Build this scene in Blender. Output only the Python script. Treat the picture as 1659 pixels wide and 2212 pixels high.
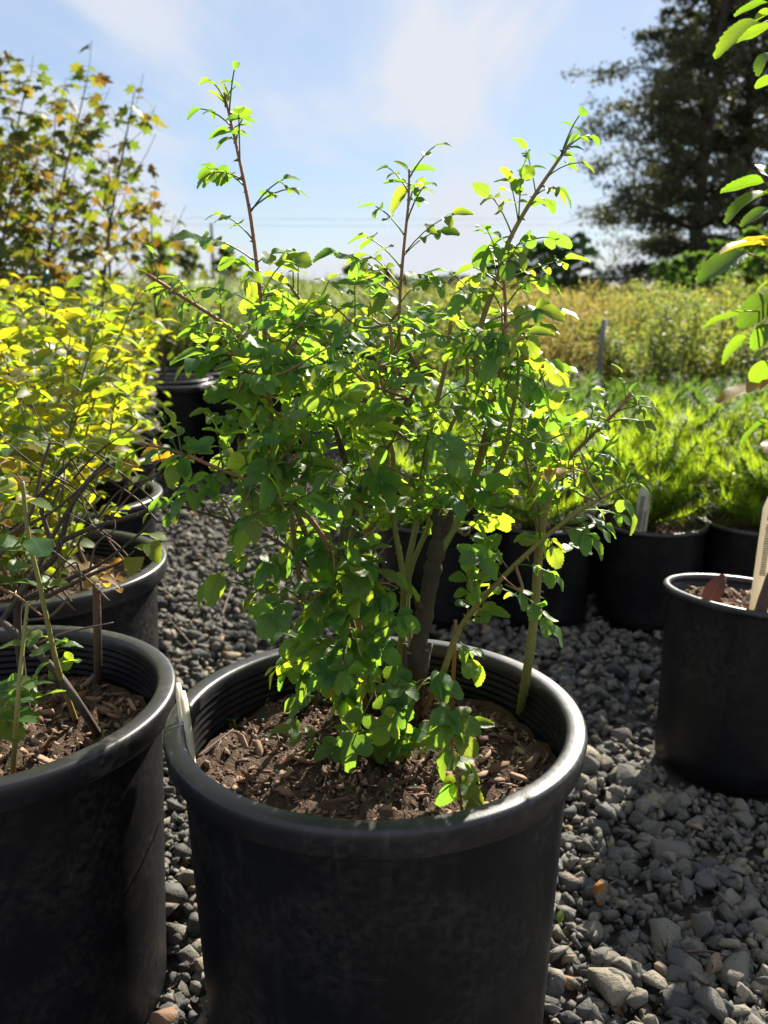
import bpy, math, random
import numpy as np
from mathutils import Matrix, Vector

# ------------------------------------------------------------------ camera, sky, sun, exposure
for o in list(bpy.data.objects): bpy.data.objects.remove(o)
S = bpy.context.scene
CAMZ, PITCH, FPX = 0.815, 0.243, 925.0
cam = bpy.data.cameras.new('camera'); camo = bpy.data.objects.new('camera', cam)
S.collection.objects.link(camo); S.camera = camo
camo.location = (0, 0, CAMZ); camo.rotation_euler = (math.pi/2 - PITCH, 0, 0)
cam.sensor_fit = 'VERTICAL'; cam.sensor_height = 36.0; cam.lens = 36*FPX/1024
cam.clip_start = 0.02; cam.clip_end = 3000
cam.dof.use_dof = True; cam.dof.focus_distance = 0.93; cam.dof.aperture_fstop = 7.6

SUN_EL, SUN_AZ = math.radians(32), math.radians(27)
W = bpy.data.worlds.new('World'); S.world = W; W.use_nodes = True
nt = W.node_tree; N = nt.nodes; L = nt.links
N.clear()
wout = N.new('ShaderNodeOutputWorld'); bg = N.new('ShaderNodeBackground')
sky = N.new('ShaderNodeTexSky'); sky.sky_type = 'NISHITA'; sky.sun_disc = False
sky.sun_elevation = SUN_EL; sky.sun_rotation = SUN_AZ
sky.air_density = 1.0; sky.dust_density = 0.15; sky.ozone_density = 3.5
# thin cirrus: noise on the direction projected on a flat cloud layer
tc = N.new('ShaderNodeTexCoord'); sep = N.new('ShaderNodeSeparateXYZ')
L.new(tc.outputs['Generated'], sep.inputs[0])
def wm(op, a, b=None, clamp=False):
    m = N.new('ShaderNodeMath'); m.operation = op; m.use_clamp = clamp
    for i, v in enumerate((a, b)):
        if v is None: continue
        if isinstance(v, (int, float)): m.inputs[i].default_value = v
        else: L.new(v, m.inputs[i])
    return m.outputs[0]
zz = wm('ADD', wm('MAXIMUM', sep.outputs[2], 0.0), 0.12)
cx = wm('DIVIDE', sep.outputs[0], zz); cy = wm('DIVIDE', sep.outputs[1], zz)
comb = N.new('ShaderNodeCombineXYZ'); L.new(cx, comb.inputs[0]); L.new(cy, comb.inputs[1])
mp = N.new('ShaderNodeMapping'); mp.inputs['Rotation'].default_value = (0, 0, math.radians(24)); mp.inputs['Scale'].default_value = (1.0, 0.30, 1); mp.inputs['Location'].default_value = (3.1, 1.7, 0)
L.new(comb.outputs[0], mp.inputs[0])
n1 = N.new('ShaderNodeTexNoise'); n1.inputs['Scale'].default_value = 1.25; n1.inputs['Detail'].default_value = 8; n1.inputs['Roughness'].default_value = 0.55; n1.inputs['Distortion'].default_value = 0.4
L.new(mp.outputs[0], n1.inputs['Vector'])
rp = N.new('ShaderNodeValToRGB'); rp.color_ramp.elements[0].position = 0.40; rp.color_ramp.elements[1].position = 0.60
rp.color_ramp.interpolation = 'EASE'
L.new(n1.outputs[0], rp.inputs[0])
def wmix(f, a, b):
    m = N.new('ShaderNodeMix'); m.data_type = 'RGBA'
    for s_, v in ((m.inputs[0], f), (m.inputs[6], a), (m.inputs[7], b)):
        if isinstance(v, (int, float, tuple)): s_.default_value = v
        else: L.new(v, s_)
    return m
hz = wmix(0.62, sky.outputs[0], (2.9, 3.75, 5.3, 1))                       # thin even veil of high haze
n2 = N.new('ShaderNodeTexNoise'); n2.inputs['Scale'].default_value = 0.5; n2.inputs['Detail'].default_value = 4
L.new(comb.outputs[0], n2.inputs['Vector'])
big = N.new('ShaderNodeMapRange'); big.inputs[1].default_value = 0.38; big.inputs[2].default_value = 0.60; L.new(n2.outputs[0], big.inputs[0])
mx = wmix(wm('MULTIPLY', wm('ADD', wm('MULTIPLY', rp.outputs[0], 0.8), wm('MULTIPLY', big.outputs[0], 0.45)), 0.9, True), hz.outputs[2], (5.2, 5.45, 6.0, 1))
L.new(mx.outputs[2], bg.inputs[0]); bg.inputs[1].default_value = 0.05
L.new(bg.outputs[0], wout.inputs[0])

sun = bpy.data.lights.new('sun', 'SUN'); suno = bpy.data.objects.new('sun', sun); S.collection.objects.link(suno)
sun.energy = 5.0; sun.angle = math.radians(0.6); sun.color = (1.0, 0.93, 0.80)
sd = Vector((math.sin(SUN_AZ)*math.cos(SUN_EL), math.cos(SUN_AZ)*math.cos(SUN_EL), math.sin(SUN_EL)))
suno.rotation_euler = (-sd).to_track_quat('-Z', 'Y').to_euler()
suno.location = sd*50
S.view_settings.view_transform = 'Standard'; S.view_settings.look = 'None'
S.view_settings.exposure = 1.6; S.view_settings.gamma = 1.0
S.cycles.max_bounces = 8; S.cycles.diffuse_bounces = 6; S.cycles.glossy_bounces = 2; S.cycles.transmission_bounces = 6; S.cycles.caustics_reflective = False; S.cycles.caustics_refractive = False

# ------------------------------------------------------------------ helpers
rng = np.random.default_rng(11); random.seed(11)
K = 768/1659.0
CP, SP = math.cos(PITCH), math.sin(PITCH)
def ray(dx, dy):
    u = (dx*K-384)/FPX; v = (512-dy*K)/FPX
    return np.array([u, CP+v*SP, -SP+v*CP])
def P(dx, dy, Y):                       # a sight line of the photograph met at distance Y
    d = ray(dx, dy); return np.array([0, 0, CAMZ]) + d*(Y/d[1])
def G(dx, dy, z):                       # ... met at height z
    d = ray(dx, dy); return np.array([0, 0, CAMZ]) + d*((z-CAMZ)/d[2])
def px(p):
    x, y, z = p[0], p[1], p[2]-CAMZ
    d = y*CP-z*SP; u = y*SP+z*CP
    if d < 1e-3: return (-9999, -9999)
    return ((384+FPX*x/d)/K, (512-FPX*u/d)/K)
def nrm(v):
    v = np.asarray(v, float); n = np.linalg.norm(v); return v/n if n > 1e-9 else v
COL = S.collection
class MB:
    def __init__(s): s.v = []; s.t = []; s.q = []; s.uv = []; s.r = []; s.n = 0
    def add(s, v, tris=None, quads=None, uv=None, rnd=0.0):
        v = np.asarray(v, float).reshape(-1, 3); k = len(v)
        s.v.append(v)
        if tris is not None and len(tris): s.t.append(np.asarray(tris, int)+s.n)
        if quads is not None and len(quads): s.q.append(np.asarray(quads, int)+s.n)
        s.uv.append(np.zeros((k, 2)) if uv is None else uv); s.r.append(np.full(k, rnd)); s.n += k
    def mesh(s, name, mat, origin=(0, 0, 0), smooth=True):
        me = bpy.data.meshes.new(name)
        v = np.concatenate(s.v) - np.asarray(origin)
        t = np.concatenate(s.t) if s.t else np.zeros((0, 3), int)
        q = np.concatenate(s.q) if s.q else np.zeros((0, 4), int)
        me.vertices.add(len(v)); me.vertices.foreach_set('co', v.ravel())
        loops = np.concatenate([t.ravel(), q.ravel()]).astype(np.int32)
        me.loops.add(len(loops)); me.loops.foreach_set('vertex_index', loops)
        st = np.concatenate([np.arange(len(t))*3, len(t)*3+np.arange(len(q))*4]).astype(np.int32)
        me.polygons.add(len(st)); me.polygons.foreach_set('loop_start', st)
        if smooth: me.polygons.foreach_set('use_smooth', np.ones(len(st), bool))
        a = me.attributes.new('luv', 'FLOAT2', 'POINT'); a.data.foreach_set('vector', np.concatenate(s.uv).ravel())
        a = me.attributes.new('rnd', 'FLOAT', 'POINT'); a.data.foreach_set('value', np.concatenate(s.r))
        me.update(calc_edges=True); me.validate()
        if mat: me.materials.append(mat)
        return me
    def build(s, name, mat, parent=None, origin=None, smooth=True, **kw):
        if origin is None: origin = WORLD(parent) if parent else (0, 0, 0)
        return link(name, s.mesh(name, mat, origin, smooth), parent, **kw)
LOC = {}
def WORLD(o):
    p = np.zeros(3)
    while o is not None:
        p = p + np.array(o.location); o = o.parent
    return p
def link(name, data, parent=None, label=None, cat=None, group=None, kind=None):
    o = bpy.data.objects.new(name, data); COL.objects.link(o)
    if parent: o.parent = parent
    tag(o, label, cat, group, kind); return o
def tag(o, label=None, cat=None, group=None, kind=None):
    if label: o['label'] = label
    if cat: o['category'] = cat
    if group: o['group'] = group
    if kind: o['kind'] = kind
def thing(name, loc, label, cat, group=None):
    o = link(name, None, None, label, cat, group); o.location = tuple(float(c) for c in loc); o.empty_display_size = 0.05
    return o
def copy_tree(o, parent=None):
    c = o.copy(); COL.objects.link(c); c.parent = parent
    for ch in KIDS.get(o, o.children): copy_tree(ch, c)
    return c
KIDS = {}
def crom(pts, n=6):
    p = [np.asarray(a, float) for a in pts]
    if len(p) < 3:
        return np.array([p[0]+(p[-1]-p[0])*i/n for i in range(n+1)])
    p = [2*p[0]-p[1]]+p+[2*p[-1]-p[-2]]; out = []
    for i in range(1, len(p)-2):
        for j in range(n):
            t = j/n; a, b, c, d = p[i-1], p[i], p[i+1], p[i+2]
            out.append(0.5*((2*b)+(-a+c)*t+(2*a-5*b+4*c-d)*t*t+(-a+3*b-3*c+d)*t**3))
    out.append(p[-2]); return np.array(out)
def tube(mb, pts, r0, r1, sides=6, rnd=0.0, knob=0.0):
    pts = np.asarray(pts, float); n = len(pts)
    T = np.gradient(pts, axis=0); T /= np.linalg.norm(T, axis=1)[:, None]+1e-12
    up = np.array([0.31, 0.2, 0.93]); V = []
    a = nrm(np.cross(T[0], up) if abs(T[0]@nrm(up)) < .95 else np.cross(T[0], [1, 0, 0]))
    for i in range(n):
        a = nrm(a - T[i]*(a@T[i])); b = np.cross(T[i], a)
        r = r0+(r1-r0)*i/(n-1)
        if knob: r *= 1+knob*(rng.random()-.5)
        for j in range(sides):
            w = 2*math.pi*j/sides; V.append(pts[i]+r*(math.cos(w)*a+math.sin(w)*b))
    q = [(i*sides+j, i*sides+(j+1) % sides, (i+1)*sides+(j+1) % sides, (i+1)*sides+j) for i in range(n-1) for j in range(sides)]
    V.append(pts[0]); V.append(pts[-1]); c0, c1 = n*sides, n*sides+1
    t = [(c0, (j+1) % sides, j) for j in range(sides)]+[(c1, (n-1)*sides+j, (n-1)*sides+(j+1) % sides) for j in range(sides)]
    uv = np.zeros((len(V), 2)); uv[:n*sides, 0] = np.repeat(np.linspace(0, 1, n), sides)
    mb.add(V, t, q, uv, rnd)

# ------------------------------------------------------------------ materials
def newmat(name):
    m = bpy.data.materials.new(name); m.use_nodes = True; m.node_tree.nodes.clear()
    return m, m.node_tree.nodes, m.node_tree.links
class NG:
    def __init__(s, name): s.m, s.n, s.l = newmat(name)
    def node(s, t, **kw):
        nd = s.n.new(t)
        for k, v in kw.items(): setattr(nd, k, v)
        return nd
    def put(s, sock, v):
        if hasattr(v, 'is_linked') or isinstance(v, bpy.types.NodeSocket): s.l.new(v, sock)
        elif isinstance(v, (tuple, list)) and len(v) == 3 and sock.type == 'RGBA': sock.default_value = (*v, 1)
        else: sock.default_value = v
    def math(s, op, a, b=None, c=None, clamp=False):
        nd = s.node('ShaderNodeMath', operation=op, use_clamp=clamp)
        for i, v in enumerate((a, b, c)):
            if v is not None: s.put(nd.inputs[i], v)
        return nd.outputs[0]
    def mix(s, f, a, b):
        nd = s.node('ShaderNodeMix', data_type='RGBA'); s.put(nd.inputs[0], f); s.put(nd.inputs[6], a); s.put(nd.inputs[7], b); return nd.outputs[2]
    def ramp(s, f, stops, interp='LINEAR'):
        nd = s.node('ShaderNodeValToRGB'); e = nd.color_ramp.elements; nd.color_ramp.interpolation = interp
        while len(e) < len(stops): e.new(0.5)
        for i, (p, c) in enumerate(stops): e[i].position = p; e[i].color = (*c, 1)
        s.put(nd.inputs[0], f); return nd.outputs[0]
    def noise(s, scale, vec=None, detail=4, rough=0.55):
        nd = s.node('ShaderNodeTexNoise'); nd.inputs['Scale'].default_value = scale; nd.inputs['Detail'].default_value = detail; nd.inputs['Roughness'].default_value = rough
        if vec is not None: s.l.new(vec, nd.inputs['Vector'])
        return nd.outputs[0]
    def pos(s): return s.node('ShaderNodeNewGeometry').outputs['Position']
    def rand(s):
        a = s.node('ShaderNodeObjectInfo').outputs['Random']; b = s.node('ShaderNodeAttribute', attribute_name='rnd').outputs['Fac']
        return s.math('FRACT', s.math('ADD', a, b))
    def bump(s, h, strength=0.4, dist=0.002):
        nd = s.node('ShaderNodeBump'); nd.inputs['Strength'].default_value = strength; nd.inputs['Distance'].default_value = dist
        s.l.new(h, nd.inputs['Height']); return nd.outputs[0]
    def bsdf(s, col, rough=0.6, spec=0.4, normal=None, **kw):
        b = s.node('ShaderNodeBsdfPrincipled'); s.put(b.inputs['Base Color'], col); s.put(b.inputs['Roughness'], rough); s.put(b.inputs['Specular IOR Level'], spec)
        if normal is not None: s.l.new(normal, b.inputs['Normal'])
        for k, v in kw.items(): s.put(b.inputs[k], v)
        return b.outputs[0]
    def out(s, sh):
        o = s.node('ShaderNodeOutputMaterial'); s.l.new(sh, o.inputs[0]); return s.m
def leaf_mat(name, cols, trans, tmix=0.5, rough=0.5, spec=0.35, veins=7.0, under=0.35, spots=0.0):
    g = NG(name); r = g.rand()
    luv = g.node('ShaderNodeAttribute', attribute_name='luv').outputs['Vector']
    sp = g.node('ShaderNodeSeparateXYZ'); g.l.new(luv, sp.inputs[0])
    av = g.math('ABSOLUTE', sp.outputs[1])
    ph = g.math('FRACT', g.math('SUBTRACT', g.math('MULTIPLY', sp.outputs[0], veins), g.math('MULTIPLY', av, 2.2)))
    side = g.math('LESS_THAN', ph, 0.16); midr = g.math('LESS_THAN', av, 0.06)
    vein = g.math('MAXIMUM', g.math('MULTIPLY', side, 0.55), midr)
    col = g.ramp(r, [(i/(len(cols)-1), c) for i, c in enumerate(cols)])
    tcol = g.ramp(r, [(i/(len(trans)-1), c) for i, c in enumerate(trans)])
    if spots:
        f = g.math('GREATER_THAN', g.noise(70, g.pos(), 3), 1-spots)
        col = g.mix(g.math('MULTIPLY', f, 0.7), col, (0.16, 0.07, 0.02)); tcol = g.mix(g.math('MULTIPLY', f, 0.6), tcol, (0.45, 0.16, 0.02))
    col = g.mix(g.math('MULTIPLY', vein, 0.35), col, (0.16, 0.22, 0.09))
    tcol = g.mix(g.math('MULTIPLY', vein, 0.45), tcol, g.mix(0.72, tcol, (0.02, 0.05, 0.01)))
    bf = g.node('ShaderNodeNewGeometry').outputs['Backfacing']
    col = g.mix(g.math('MULTIPLY', bf, under), col, (0.13, 0.20, 0.12))
    nz = g.noise(260, g.pos(), 3)
    hgt = g.math('SUBTRACT', g.math('MULTIPLY', nz, 0.35), vein)
    b = g.bsdf(col, rough, spec, g.bump(hgt, 0.55, 0.0012))
    t = g.node('ShaderNodeBsdfTranslucent'); g.l.new(tcol, t.inputs[0])
    m = g.node('ShaderNodeMixShader'); m.inputs[0].default_value = tmix; g.l.new(b, m.inputs[1]); g.l.new(t.outputs[0], m.inputs[2])
    return g.out(m.outputs[0])
def flat_leaf(name, cols, trans, tmix=0.45, rough=0.6):
    g = NG(name); r = g.rand()
    col = g.ramp(r, [(i/(len(cols)-1), c) for i, c in enumerate(cols)]); tcol = g.ramp(r, [(i/(len(trans)-1), c) for i, c in enumerate(trans)])
    b = g.bsdf(col, rough, 0.3); t = g.node('ShaderNodeBsdfTranslucent'); g.l.new(tcol, t.inputs[0])
    m = g.node('ShaderNodeMixShader'); m.inputs[0].default_value = tmix; g.l.new(b, m.inputs[1]); g.l.new(t.outputs[0], m.inputs[2])
    return g.out(m.outputs[0])
def stem_mat(name, a, b, c=None, scale=60, rough=0.6):
    g = NG(name); n = g.noise(scale, g.pos(), 4)
    luv = g.node('ShaderNodeAttribute', attribute_name='luv').outputs['Vector']; sp = g.node('ShaderNodeSeparateXYZ'); g.l.new(luv, sp.inputs[0])
    col = g.mix(n, a, b)
    if c: col = g.mix(g.math('POWER', sp.outputs[0], 1.3), col, c)
    return g.out(g.bsdf(col, rough, 0.35, g.bump(g.noise(300, g.pos(), 3), 0.5, 0.0015)))
M = {}
M['rose_leaf'] = leaf_mat('rose_leaf', [(0.036, 0.105, 0.046), (0.044, 0.125, 0.044), (0.058, 0.140, 0.040), (0.085, 0.150, 0.036)],
                          [(0.24, 0.50, 0.035), (0.33, 0.56, 0.035), (0.42, 0.60, 0.03), (0.52, 0.62, 0.03)], 0.62, 0.46, 0.4, 7.0, 0.45)
M['young_leaf'] = leaf_mat('young_leaf', [(0.055, 0.125, 0.03), (0.08, 0.14, 0.03), (0.10, 0.13, 0.03)], [(0.22, 0.44, 0.03), (0.30, 0.49, 0.03), (0.40, 0.47, 0.04)], 0.5, 0.5, 0.35, 8.0, 0.3)
M['old_leaf'] = leaf_mat('old_leaf', [(0.20, 0.15, 0.02), (0.24, 0.13, 0.02)], [(0.75, 0.55, 0.03), (0.75, 0.36, 0.03)], 0.5, 0.55, 0.3, 7.0, 0.2, 0.42)
M['shrub_leaf'] = leaf_mat('shrub_leaf', [(0.06, 0.11, 0.02), (0.09, 0.13, 0.018), (0.13, 0.14, 0.015), (0.17, 0.13, 0.015)],
                           [(0.30, 0.46, 0.02), (0.46, 0.58, 0.02), (0.60, 0.64, 0.02), (0.74, 0.60, 0.02)], 0.54, 0.5, 0.35, 7.0, 0.25)
M['maple_leaf'] = leaf_mat('maple_leaf', [(0.04, 0.065, 0.02), (0.055, 0.08, 0.02), (0.07, 0.08, 0.02), (0.10, 0.06, 0.02)],
                           [(0.18, 0.28, 0.02), (0.27, 0.33, 0.02), (0.34, 0.32, 0.02), (0.42, 0.22, 0.03)], 0.42, 0.55, 0.3, 5.0, 0.25)
M['alder_leaf'] = leaf_mat('alder_leaf', [(0.025, 0.065, 0.018), (0.04, 0.095, 0.02)], [(0.22, 0.42, 0.015), (0.36, 0.55, 0.02)], 0.5, 0.4, 0.45, 8.0, 0.3)
M['gold_leaf'] = leaf_mat('gold_leaf', [(0.22, 0.15, 0.02), (0.25, 0.12, 0.02)], [(0.85, 0.62, 0.03), (0.85, 0.42, 0.03)], 0.52, 0.5, 0.35, 8.0, 0.15, 0.40)
M['dead'] = leaf_mat('dead_leaf', [(0.10, 0.03, 0.02), (0.12, 0.04, 0.025)], [(0.10, 0.025, 0.015), (0.10, 0.025, 0.015)], 0.25, 0.6, 0.3, 7.0, 0.1)
M['pine'] = flat_leaf('pine_needles', [(0.045, 0.10, 0.02), (0.07, 0.14, 0.02), (0.10, 0.16, 0.02)], [(0.26, 0.44, 0.02), (0.42, 0.58, 0.02), (0.55, 0.66, 0.02)], 0.5)
M['heather'] = flat_leaf('heather', [(0.03, 0.075, 0.02), (0.05, 0.10, 0.03)], [(0.13, 0.27, 0.03), (0.24, 0.38, 0.03)], 0.45)
M['tall_green'] = flat_leaf('tall_green', [(0.055, 0.09, 0.03), (0.08, 0.12, 0.035), (0.12, 0.14, 0.03)], [(0.20, 0.28, 0.05), (0.32, 0.38, 0.06), (0.45, 0.45, 0.06)], 0.42)
M['tall_gold'] = flat_leaf('tall_gold', [(0.09, 0.10, 0.03), (0.13, 0.11, 0.03), (0.16, 0.12, 0.04)], [(0.32, 0.34, 0.06), (0.44, 0.38, 0.07), (0.50, 0.36, 0.10)], 0.42)
M['tree_leaf'] = flat_leaf('tree_leaf', [(0.040, 0.046, 0.030), (0.052, 0.058, 0.034), (0.07, 0.075, 0.036)], [(0.06, 0.07, 0.03), (0.09, 0.10, 0.035), (0.17, 0.18, 0.05)], 0.35)
M['reed'] = flat_leaf('reed', [(0.05, 0.09, 0.03), (0.08, 0.11, 0.03)], [(0.20, 0.29, 0.05), (0.34, 0.38, 0.06)], 0.45)
M['cane_green'] = stem_mat('cane_green', (0.13, 0.18, 0.04), (0.19, 0.20, 0.05), (0.26, 0.16, 0.07))
M['cane_red'] = stem_mat('cane_red', (0.17, 0.14, 0.05), (0.24, 0.11, 0.06), (0.30, 0.12, 0.07))
M['cane_yellow'] = stem_mat('cane_yellow', (0.20, 0.16, 0.04), (0.24, 0.20, 0.05), (0.18, 0.18, 0.05))
M['bark'] = stem_mat('bark', (0.035, 0.028, 0.022), (0.085, 0.065, 0.05), None, 90, 0.85)
M['twig'] = stem_mat('twig', (0.07, 0.045, 0.035), (0.13, 0.085, 0.06), None, 90, 0.7)
M['twig_green'] = stem_mat('twig_green', (0.10, 0.13, 0.03), (0.16, 0.17, 0.04), None, 90, 0.6)
M['cane_dark'] = stem_mat('cane_dark', (0.06, 0.075, 0.025), (0.10, 0.10, 0.035), None)
M['thorn'] = stem_mat('thorn', (0.22, 0.10, 0.06), (0.28, 0.16, 0.10), None, 200, 0.4)
def pot_mat(name, base=0.006, dust=0.03, rough=0.45, spec=0.22):
    g = NG(name); p = g.pos()
    d = g.math('MULTIPLY', g.ramp(g.noise(9, p, 6, 0.65), [(0.42, (0, 0, 0)), (0.75, (1, 1, 1))]), g.ramp(g.noise(120, p, 3), [(0.35, (0, 0, 0)), (0.7, (1, 1, 1))]))
    mpn = g.node('ShaderNodeMapping'); g.l.new(p, mpn.inputs[0]); mpn.inputs['Scale'].default_value = (1, 1, 0.06)
    s = g.ramp(g.noise(70, mpn.outputs[0], 3), [(0.62, (0, 0, 0)), (0.74, (1, 1, 1))])
    sc = g.math('MULTIPLY', s, g.ramp(g.noise(5, p, 3), [(0.45, (0, 0, 0)), (0.7, (1, 1, 1))]))
    mp2 = g.node('ShaderNodeMapping'); g.l.new(p, mp2.inputs[0]); mp2.inputs['Scale'].default_value = (0.25, 0.25, 6); mp2.inputs['Rotation'].default_value = (0.12, 0.2, 0)
    s2 = g.math('MULTIPLY', g.ramp(g.noise(34, mp2.outputs[0], 2), [(0.68, (0, 0, 0)), (0.73, (1, 1, 1))]), g.ramp(g.noise(11, p, 3), [(0.5, (0, 0, 0)), (0.62, (1, 1, 1))]))
    f = g.math('ADD', g.math('ADD', g.math('MULTIPLY', d, 0.8), g.math('MULTIPLY', sc, 0.32)), g.math('MULTIPLY', s2, 0.45), clamp=True)
    col = g.mix(f, (base, base*1.03, base*1.25), (dust*1.9, dust*1.75, dust*1.5))
    ro = g.math('ADD', rough, g.math('MULTIPLY', f, 0.25))
    return g.out(g.bsdf(col, ro, spec, g.bump(g.noise(500, p, 3), 0.12, 0.001)))
M['pot'] = pot_mat('black_plastic'); M['pot_rim'] = pot_mat('rim_plastic', 0.010, 0.055, 0.38, 0.5); M['pot_small'] = pot_mat('small_pot_plastic', 0.006, 0.02, 0.36)
def soil_mat():
    g = NG('soil'); p = g.pos(); c = g.mix(g.noise(90, p, 5), (0.028, 0.019, 0.014), (0.12, 0.078, 0.055))
    c = g.mix(g.math('GREATER_THAN', g.noise(420, p, 2), 0.68), c, (0.22, 0.16, 0.11))
    return g.out(g.bsdf(c, 0.95, 0.15, g.bump(g.noise(260, p, 5), 1.0, 0.006)))
M['soil'] = soil_mat()
def chip_mat(name, cols):
    g = NG(name); r = g.rand(); p = g.pos(); c = g.ramp(r, [(i/(len(cols)-1), q) for i, q in enumerate(cols)])
    c = g.mix(g.math('MULTIPLY', g.noise(300, p, 4), 0.6), c, (0.04, 0.025, 0.018))
    return g.out(g.bsdf(c, 0.85, 0.2, g.bump(g.noise(500, p, 3), 0.6, 0.002)))
M['chip'] = chip_mat('bark_chip', [(0.10, 0.055, 0.036), (0.16, 0.085, 0.055), (0.23, 0.13, 0.085), (0.38, 0.26, 0.17), (0.15, 0.11, 0.09)])
def stone_mat():
    g = NG('stone'); r = g.rand(); p = g.pos()
    c = g.ramp(r, [(0.0, (0.085, 0.084, 0.080)), (0.3, (0.145, 0.138, 0.122)), (0.55, (0.215, 0.197, 0.16)), (0.72, (0.065, 0.066, 0.068)), (0.95, (0.30, 0.265, 0.195)), (0.98, (0.30, 0.20, 0.11)), (1.0, (0.23, 0.21, 0.17))])
    n = g.noise(55, p, 6, 0.62); c = g.mix(g.math('MULTIPLY', n, 0.75), c, g.mix(0.5, c, (0.05, 0.048, 0.045)))
    rust = g.math('MULTIPLY', g.math('GREATER_THAN', g.noise(28, p, 4), 0.68), 0.3); c = g.mix(rust, c, (0.30, 0.19, 0.09))
    pit = g.noise(240, p, 4, 0.7); c = g.mix(g.math('LESS_THAN', pit, 0.36), c, (0.06, 0.055, 0.05))
    return g.out(g.bsdf(c, 0.9, 0.25, g.bump(g.math('ADD', n, g.math('MULTIPLY', pit, 0.6)), 0.9, 0.006)))
M['stone'] = stone_mat()
def lichen_mat():
    g = NG('lichen'); c = g.mix(g.noise(300, g.pos(), 3), (0.38, 0.16, 0.02), (0.22, 0.08, 0.02)); c = g.mix(g.ramp(g.noise(60, g.pos(), 4), [(0.42, (0, 0, 0)), (0.55, (1, 1, 1))]), c, (0.20, 0.185, 0.15))
    return g.out(g.bsdf(c, 0.9, 0.2, g.bump(g.noise(500, g.pos(), 3), 1.0, 0.004)))
M['lichen'] = lichen_mat()
def ground_mat(name, a, b, c, s):
    g = NG(name); p = g.pos(); k = g.mix(g.noise(s, p, 6, 0.7), a, b); k = g.mix(g.ramp(g.noise(s*0.07, p, 4), [(0.4, (0, 0, 0)), (0.65, (1, 1, 1))]), k, c)
    return g.out(g.bsdf(k, 0.95, 0.15, g.bump(g.noise(s*1.5, p, 4), 0.8, 0.01)))
M['field'] = ground_mat('field', (0.07, 0.09, 0.025), (0.12, 0.13, 0.04), (0.15, 0.12, 0.045), 3.0)
M['gravel'] = ground_mat('gravel', (0.03, 0.028, 0.025), (0.11, 0.10, 0.085), (0.06, 0.056, 0.05), 60.0)
def plain(name, c, rough=0.6, spec=0.4):
    g = NG(name); n = g.noise(40, g.pos(), 4); return g.out(g.bsdf(g.mix(n, c, tuple(x*0.75 for x in c)), rough, spec))
M['tag'] = flat_leaf('label_plastic', [(0.80, 0.76, 0.66), (0.78, 0.74, 0.64)], [(0.80, 0.72, 0.56), (0.80, 0.72, 0.56)], 0.45, 0.45); M['ink'] = plain('ink', (0.06, 0.065, 0.06), 0.7)
M['pole'] = plain('grey_pole', (0.16, 0.15, 0.15), 0.8); M['fence'] = plain('weathered_wood', (0.07, 0.06, 0.055), 0.9); M['tie'] = plain('teal_tie', (0.02, 0.20, 0.22), 0.5)
M['wire'] = plain('wire', (0.25, 0.26, 0.28), 0.6); M['bead'] = plain('bead', (0.05, 0.30, 0.22), 0.4); M['white'] = plain('greenhouse_film', (0.75, 0.77, 0.80), 0.5)
M['stake'] = plain('galvanised', (0.17, 0.17, 0.165), 0.7); M['hedge'] = flat_leaf('hedge', [(0.02, 0.03, 0.015), (0.035, 0.045, 0.02)], [(0.06, 0.08, 0.02), (0.1, 0.12, 0.02)], 0.3)

# ------------------------------------------------------------------ leaf templates (blade along +X, upper face +Z)
def blade(n=8, width=0.62, fold=0.25, curl=0.25, teeth=True, point=1.0, wav=0.03, seed=0, twist=0.0):
    r = np.random.default_rng(seed); ts = np.linspace(0, 1, n+1)
    def w(t): return 0.5*width*(math.sin(math.pi*min(1, t**0.82))**0.58 if 0 < t < 1 else 0.0)*(1-0.18*(point-1)*t)
    def z(t, y): return abs(y)*fold - curl*t*t + wav*math.sin(9*t+seed)*abs(y)*2 + twist*y*t
    V, UV, T = [], [], []
    mid = []
    for t in ts: mid.append(len(V)); V.append((t, 0, z(t, 0))); UV.append((t, 0))
    for sgn in (1, -1):
        e = []
        for t in ts:
            y = sgn*w(t); e.append(len(V)); V.append((t, y, z(t, y))); UV.append((t, sgn))
        for i in range(n):
            a = [(mid[i], mid[i+1], e[i+1]), (mid[i], e[i+1], e[i])] if i else [(mid[0], mid[1], e[1])]
            if i == n-1: a = [(mid[i], mid[i+1], e[i])]
            if teeth:
                t = ts[i]+(ts[i+1]-ts[i])*0.85; y = sgn*(w((ts[i]+ts[i+1])/2)*1.0+0.014+0.008*r.random())
                k = len(V); V.append((t, y, z(t, y))); UV.append((t, sgn)); a.append((e[i], e[i+1], k))
            T += a if sgn < 0 else [x[::-1] for x in a]
    T = [tuple(x[::-1]) for x in T]
    return np.array(V, float), np.array(T), np.array(UV, float)
ROSE = [blade(8, 0.70, 0.18, 0.20, True, 1, 0.05, 1), blade(8, 0.62, 0.35, 0.35, True, 1.4, 0.06, 2, 0.1), blade(8, 0.78, 0.10, 0.12, True, 0.8, 0.08, 3), blade(8, 0.66, 0.22, 0.45, True, 1.2, 0.05, 4, -0.12), blade(8, 0.58, 0.55, 0.30, True, 1.5, 0.05, 5)]
YOUNG = [blade(8, 0.42, 0.75, 0.25, True, 1.6, 0.03, 6), blade(8, 0.46, 0.6, 0.5, True, 1.6, 0.03, 7)]
SHRUB = [blade(5, 0.46, 0.25, 0.30, False, 1.2, 0.05, 8), blade(5, 0.52, 0.15, 0.15, False, 1.2, 0.06, 9), blade(5, 0.40, 0.4, 0.45, False, 1.2, 0.05, 10)]
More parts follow.
